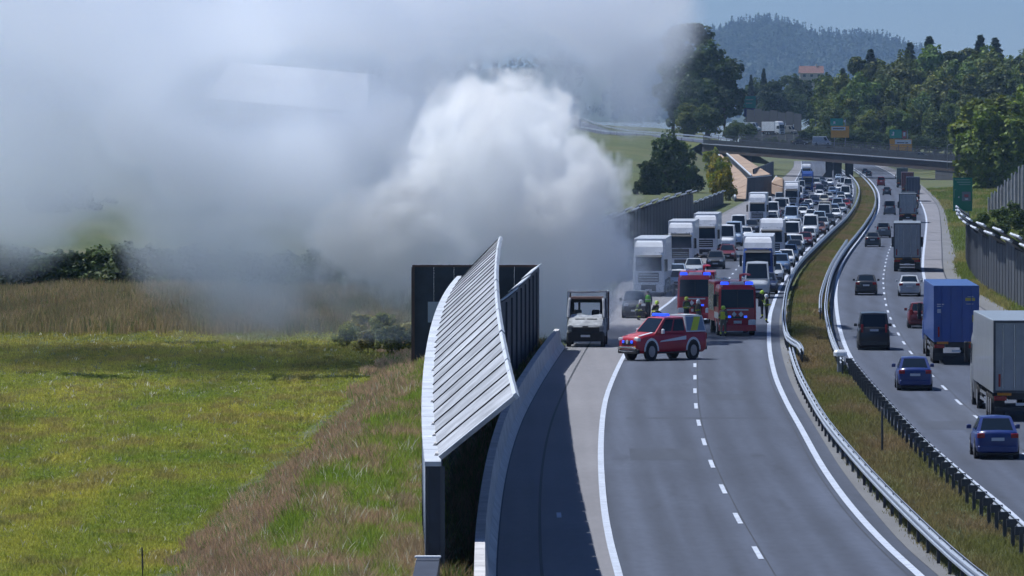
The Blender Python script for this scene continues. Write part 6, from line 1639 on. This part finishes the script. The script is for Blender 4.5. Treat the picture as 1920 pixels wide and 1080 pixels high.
# ------------------------------------------------------------------ smoke: one cloud of voxels grown from puffs
def worley_tile(T, C, seed):
    """periodic cellular distance field (cell size 1 at C cells a side)"""
    g = np.random.default_rng(seed)
    pt = g.random((C, C, C, 3)).astype(np.float32)
    k = T // C
    ax = (np.arange(T, dtype=np.float32) + .5) / k
    ci = (np.arange(T) // k)
    best = np.full((T, T, T), 9.0, np.float32)
    fx = (ax - ci)[:, None, None]; fy = (ax - ci)[None, :, None]; fz = (ax - ci)[None, None, :]
    for dx in (-1, 0, 1):
        for dy in (-1, 0, 1):
            for dz in (-1, 0, 1):
                q = pt[np.ix_((ci + dx) % C, (ci + dy) % C, (ci + dz) % C)]
                d = (q[..., 0] + dx - fx) ** 2 + (q[..., 1] + dy - fy) ** 2 + (q[..., 2] + dz - fz) ** 2
                np.minimum(best, d, out=best)
    return np.sqrt(best)
def fbm_tile(T, seed, slope=1.9, kmin=1.0):
    """periodic fractal noise, mean 0, standard deviation 1"""
    g = np.random.default_rng(seed)
    w = np.fft.rfftn(g.standard_normal((T, T, T)).astype(np.float32))
    kx = np.fft.fftfreq(T)[:, None, None] * T; ky = np.fft.fftfreq(T)[None, :, None] * T; kz = np.fft.rfftfreq(T)[None, None, :] * T
    kk = np.sqrt(kx ** 2 + ky ** 2 + kz ** 2)
    amp = np.where(kk >= kmin, np.maximum(kk, 1e-3) ** (-slope - .5), 0)
    f = np.fft.irfftn(w * amp, s=(T, T, T)).astype(np.float32)
    return f / f.std()
def smoke_cloud():
    dense = [  # pixel x, y, radius in pixels, distance
        (1072, 622, 56, 340), (1050, 590, 75, 341), (1098, 578, 44, 340), (1080, 560, 62, 340), (1108, 530, 54, 339), (1140, 450, 52, 336), (1020, 500, 80, 337), (1092, 505, 68, 338), (1140, 480, 46, 336),
        (1070, 470, 90, 338), (1130, 410, 44, 337), (1100, 360, 65, 338), (1095, 325, 48, 337), (1040, 390, 80, 336),
        (985, 320, 82, 340), (935, 240, 66, 340), (868, 232, 56, 339), (985, 270, 52, 341), (915, 285, 80, 340), (900, 330, 90, 340),
        (960, 430, 90, 338), (870, 420, 90, 342), (1000, 540, 80, 338), (900, 520, 80, 341), (800, 400, 95, 344), (810, 490, 75, 344),
        (730, 440, 90, 347)]
    mid = [(800, 330, 120, 345), (720, 260, 130, 348), (650, 370, 120, 347), (740, 450, 95, 346), (570, 290, 130, 351), (640, 160, 130, 354), (480, 200, 120, 354), (500, 390, 95, 350), (390, 300, 100, 354), (840, 230, 80, 346), (300, 180, 110, 357), (420, 90, 110, 358)]
    upper = [(1160, 70, 52, 352), (1092, 100, 84, 353), (1108, 0, 94, 355), (1000, 60, 120, 354), (870, 60, 130, 356), (760, 140, 140, 356),
             (700, 10, 150, 358), (1010, 160, 80, 350), (1150, 165, 38, 352), (700, 300, 130, 352), (620, 200, 140, 358), (1050, -120, 150, 356), (850, -140, 150, 356)]
    thin = [(560, 370, 190, 350), (420, 260, 230, 358), (250, 180, 230, 360), (430, 60, 230, 362), (200, 20, 240, 364), (60, 215, 185, 362),
            (-60, 60, 260, 364), (350, 400, 125, 352), (180, 285, 120, 356), (600, 480, 90, 346), (460, 470, 80, 348), (720, 490, 100, 346),
            (20, 300, 80, 358), (-180, 190, 200, 362), (300, -150, 260, 364), (0, -150, 260, 364), (600, -140, 260, 362), (700, 545, 50, 345), (930, 590, 55, 342), (840, 560, 70, 342), (760, 520, 80, 344), (1010, 600, 70, 342), (880, 470, 120, 343), (780, 460, 110, 345), (560, 520, 60, 346)]
    lo, hi, vox = np.array((-46, 324, -0.3), np.float32), np.array((13.0, 404, 31), np.float32), np.array((0.25, 0.5, 0.25))
    nx, ny, nz = [int(a) for a in (hi - lo) / vox]
    T = 128
    wt = worley_tile(T, 8, 3); ft = fbm_tile(T, 5)
    fb = [fbm_tile(T, 20 + i, 2.3) for i in range(3)]
    X = lo[0] + (np.arange(nx, dtype=np.float32) + .5) * (hi[0] - lo[0]) / nx
    Y = lo[1] + (np.arange(ny, dtype=np.float32) + .5) * (hi[1] - lo[1]) / ny
    Z = lo[2] + (np.arange(nz, dtype=np.float32) + .5) * (hi[2] - lo[2]) / nz
    PX, PY, PZ = [a.astype(np.float32).copy() for a in np.meshgrid(X, Y, Z, indexing='ij')]
    def idx(S): return tuple((np.floor(a * (T / S)).astype(np.int32) % T) for a in (PX, PY, PZ))
    i0 = idx(40.0)
    PX += 0.95 * fb[0][i0]; PY += 0.95 * fb[1][i0]; PZ += 0.8 * fb[2][i0]
    i1_ = idx(13.0)
    PX += 0.28 * fb[1][i1_]; PY += 0.28 * fb[2][i1_]; PZ += 0.28 * fb[0][i1_]
    def wor(cell): return wt[idx(cell * 8)]
    def puffs(lst, pad, ky=1.0, kr=1.0):
        acc = np.full((nx, ny, nz), -8.0, np.float32)
        for (x, y, r, d) in lst:
            c = at_d(x, y, d); rm = r * d / F * kr; e = rm + pad
            sl = []
            for a, ax in enumerate((X, Y, Z)):
                i, j = np.searchsorted(ax, (c[a] - e * (1 / ky if a == 1 else 1), c[a] + e * (1 / ky if a == 1 else 1))); sl.append(slice(i, max(j, i)))
            sl = tuple(sl)
            if any(s.start >= s.stop for s in sl): continue
            s = rm - np.sqrt((PX[sl] - c[0]) ** 2 + ((PY[sl] - c[1]) * ky) ** 2 + (PZ[sl] - c[2]) ** 2)
            a = acc[sl]; k = 0.6
            h = np.maximum(k - np.abs(a - s), 0) / k
            acc[sl] = np.maximum(a, s) + h * h * k * .25
        return acc
    bil = (0.5 - wor(2.1)) * 2.3 + (0.45 - wor(1.1)) * 1.6 + (0.45 - wor(0.6)) * 0.9
    fin = ft[idx(9.0)]
    def ss(v, a, b):
        t = np.clip((v - a) / (b - a), 0, 1); return t * t * (3 - 2 * t)
    dens = ss(puffs(dense, 5, .8, 1.12) + bil + 0.18 * fin, 0.0, 0.5) * (0.36 + 0.38 * ss(PZ, 3.0, 11.0))
    big = ft[idx(46.0)]
    dens += ss(puffs(mid, 6, .6) + 0.8 * bil + 1.2 * big + 0.3 * fin, -0.4, 2.2) * 0.20
    dens += ss(puffs(upper, 7, .5) + 1.9 * big + 0.5 * bil + 0.9 * fin + 0.9 * ft[idx(15.0)], -0.4, 2.2) * 0.15
    big2 = fb[2][idx(60.0)] * 1.6 + ft[idx(31.0)] * 0.8
    # torn wisps drawn out along the wind, up to the left
    ca, sa = math.cos(R(28)), math.sin(R(28))
    U, V_ = PX * ca - PZ * sa, PX * sa + PZ * ca
    def idx3(a, b, c): return tuple((np.floor(q * (T / s_)).astype(np.int32) % T) for q, s_ in ((U, a), (PY, b), (V_, c)))
    wisp = ft[idx3(60.0, 50.0, 15.0)]; wisp2 = ft[idx3(24.0, 30.0, 7.0)]
    dens += ss(puffs(thin, 7, .45) + 1.3 * big2 + 1.5 * wisp + 0.6 * wisp2, -1.5, 4.2) * 0.095
    # a thinner gap in the drifting smoke
    c = at_d(520, 162, 358)
    gap = ((PX - c[0]) / 7.5) ** 2 + ((PY - c[1]) / 26.0) ** 2 + ((PZ - c[2]) / 2.6) ** 2
    dens *= 0.36 + 0.64 * ss(gap, 0.5, 1.6)
    # fade out at the walls of the box so that no flat face shows
    for a, n in enumerate((nx, ny, nz)):
        e = np.minimum(np.arange(n) + .5, n - .5 - np.arange(n)) / 10.0
        if a == 2: e = np.where(np.arange(n) < n / 2, 10.0, e)
        dens *= ss(e, 0, 1).reshape([-1 if k == a else 1 for k in range(3)]).astype(np.float32)
    dens[dens < 0.004] = 0
    me = bpy.data.meshes.new('smoke')
    flat = np.ascontiguousarray(dens.transpose(2, 1, 0)).ravel()
    me.vertices.add(len(flat))
    me.attributes.new('thickness', 'FLOAT', 'POINT').data.foreach_set('value', flat)
    ng = bpy.data.node_groups.new('smoke_cloud', 'GeometryNodeTree')
    ng.interface.new_socket('Geometry', in_out='INPUT', socket_type='NodeSocketGeometry')
    ng.interface.new_socket('Geometry', in_out='OUTPUT', socket_type='NodeSocketGeometry')
    N, L = ng.nodes, ng.links
    gi, out = N.new('NodeGroupInput'), N.new('NodeGroupOutput')
    pos = N.new('GeometryNodeInputPosition').outputs[0]
    def node(kind, op=None, *ins):
        n = N.new(kind)
        if op: n.operation = op
        for i, s in enumerate(ins):
            if hasattr(s, 'is_output'): L.new(s, n.inputs[i])
            else: n.inputs[i].default_value = s
        return n.outputs[0]
    # voxel index from position: the cube samples its nodes from Min to Max in (n-1) steps
    stp = [(float(hi[a]) - float(lo[a])) / (n - 1) for a, n in enumerate((nx, ny, nz))]
    q = node('ShaderNodeVectorMath', 'SUBTRACT', pos, tuple(float(v) for v in lo))
    q = node('ShaderNodeVectorMath', 'DIVIDE', q, tuple(stp))
    q = node('ShaderNodeVectorMath', 'ADD', q, (.5, .5, .5))
    q = node('ShaderNodeVectorMath', 'FLOOR', q)
    sp = N.new('ShaderNodeSeparateXYZ'); L.new(q, sp.inputs[0])
    i1 = node('ShaderNodeMath', 'MULTIPLY_ADD', sp.outputs[2], float(ny), sp.outputs[1])
    # index arithmetic in integers keeps every voxel exact
    def imath(op, *ins):
        n = N.new('FunctionNodeIntegerMath'); n.operation = op
        for i, s in enumerate(ins):
            if hasattr(s, 'is_output'): L.new(s, n.inputs[i])
            else: n.inputs[i].default_value = s
        return n.outputs[0]
    ii = imath('MULTIPLY_ADD', i1, nx, sp.outputs[0])
    at_attr = N.new('GeometryNodeInputNamedAttribute'); at_attr.data_type = 'FLOAT'; at_attr.inputs['Name'].default_value = 'thickness'
    si = N.new('GeometryNodeSampleIndex'); si.data_type = 'FLOAT'; si.domain = 'POINT'; si.clamp = True
    L.new(gi.outputs[0], si.inputs['Geometry']); L.new(at_attr.outputs['Attribute'], si.inputs['Value']); L.new(ii, si.inputs['Index'])
    vc = N.new('GeometryNodeVolumeCube')
    L.new(si.outputs[0], vc.inputs['Density'])
    vc.inputs['Background'].default_value = 0
    vc.inputs['Min'].default_value = [float(v) for v in lo]; vc.inputs['Max'].default_value = [float(v) for v in hi]
    for k, n in zip(('Resolution X', 'Resolution Y', 'Resolution Z'), (nx, ny, nz)): vc.inputs[k].default_value = n
    sm = N.new('GeometryNodeSetMaterial'); L.new(vc.outputs[0], sm.inputs['Geometry'])
    m = bpy.data.materials.new('smoke'); m.use_nodes = True
    nt = m.node_tree; nt.nodes.clear()
    mo = nt.nodes.new('ShaderNodeOutputMaterial'); pv = nt.nodes.new('ShaderNodeVolumePrincipled')
    tc = nt.nodes.new('ShaderNodeTexCoord')
    nz_ = nt.nodes.new('ShaderNodeTexNoise'); nz_.inputs['Scale'].default_value = 0.13; nz_.inputs['Detail'].default_value = 1
    cr = nt.nodes.new('ShaderNodeValToRGB')
    cr.color_ramp.elements[0].position = .40; cr.color_ramp.elements[0].color = (0.992, 0.995, 0.999, 1)
    cr.color_ramp.elements[1].position = .60; cr.color_ramp.elements[1].color = (0.994, 0.984, 0.973, 1)
    nt.links.new(tc.outputs['Object'], nz_.inputs['Vector']); nt.links.new(nz_.outputs['Fac'], cr.inputs['Fac'])
    # thin smoke scatters blue, thick smoke white to tan
    da = nt.nodes.new('ShaderNodeAttribute'); da.attribute_name = 'density'
    dr = nt.nodes.new('ShaderNodeMapRange'); dr.inputs['From Min'].default_value = 0.06; dr.inputs['From Max'].default_value = 0.50
    nt.links.new(da.outputs['Fac'], dr.inputs['Value'])
    cm = nt.nodes.new('ShaderNodeMix'); cm.data_type = 'RGBA'; cm.inputs[6].default_value = (0.915, 0.945, 0.995, 1)
    nt.links.new(dr.outputs[0], cm.inputs[0]); nt.links.new(cr.outputs['Color'], cm.inputs[7]); nt.links.new(cm.outputs[2], pv.inputs['Color'])
    pv.inputs['Density'].default_value = 1.0
    pv.inputs['Anisotropy'].default_value = 0.55
    nt.links.new(pv.outputs[0], mo.inputs['Volume'])
    sm.inputs['Material'].default_value = m
    L.new(sm.outputs[0], out.inputs[0])
    me.materials.append(m)
    o = link('smoke', me)
    md = o.modifiers.new('cloud', 'NODES'); md.node_group = ng
    tag(o, 'white and grey smoke pouring from the burnt lorry and drifting over the meadow', 'smoke', kind='stuff')
    return o
smoke_cloud()
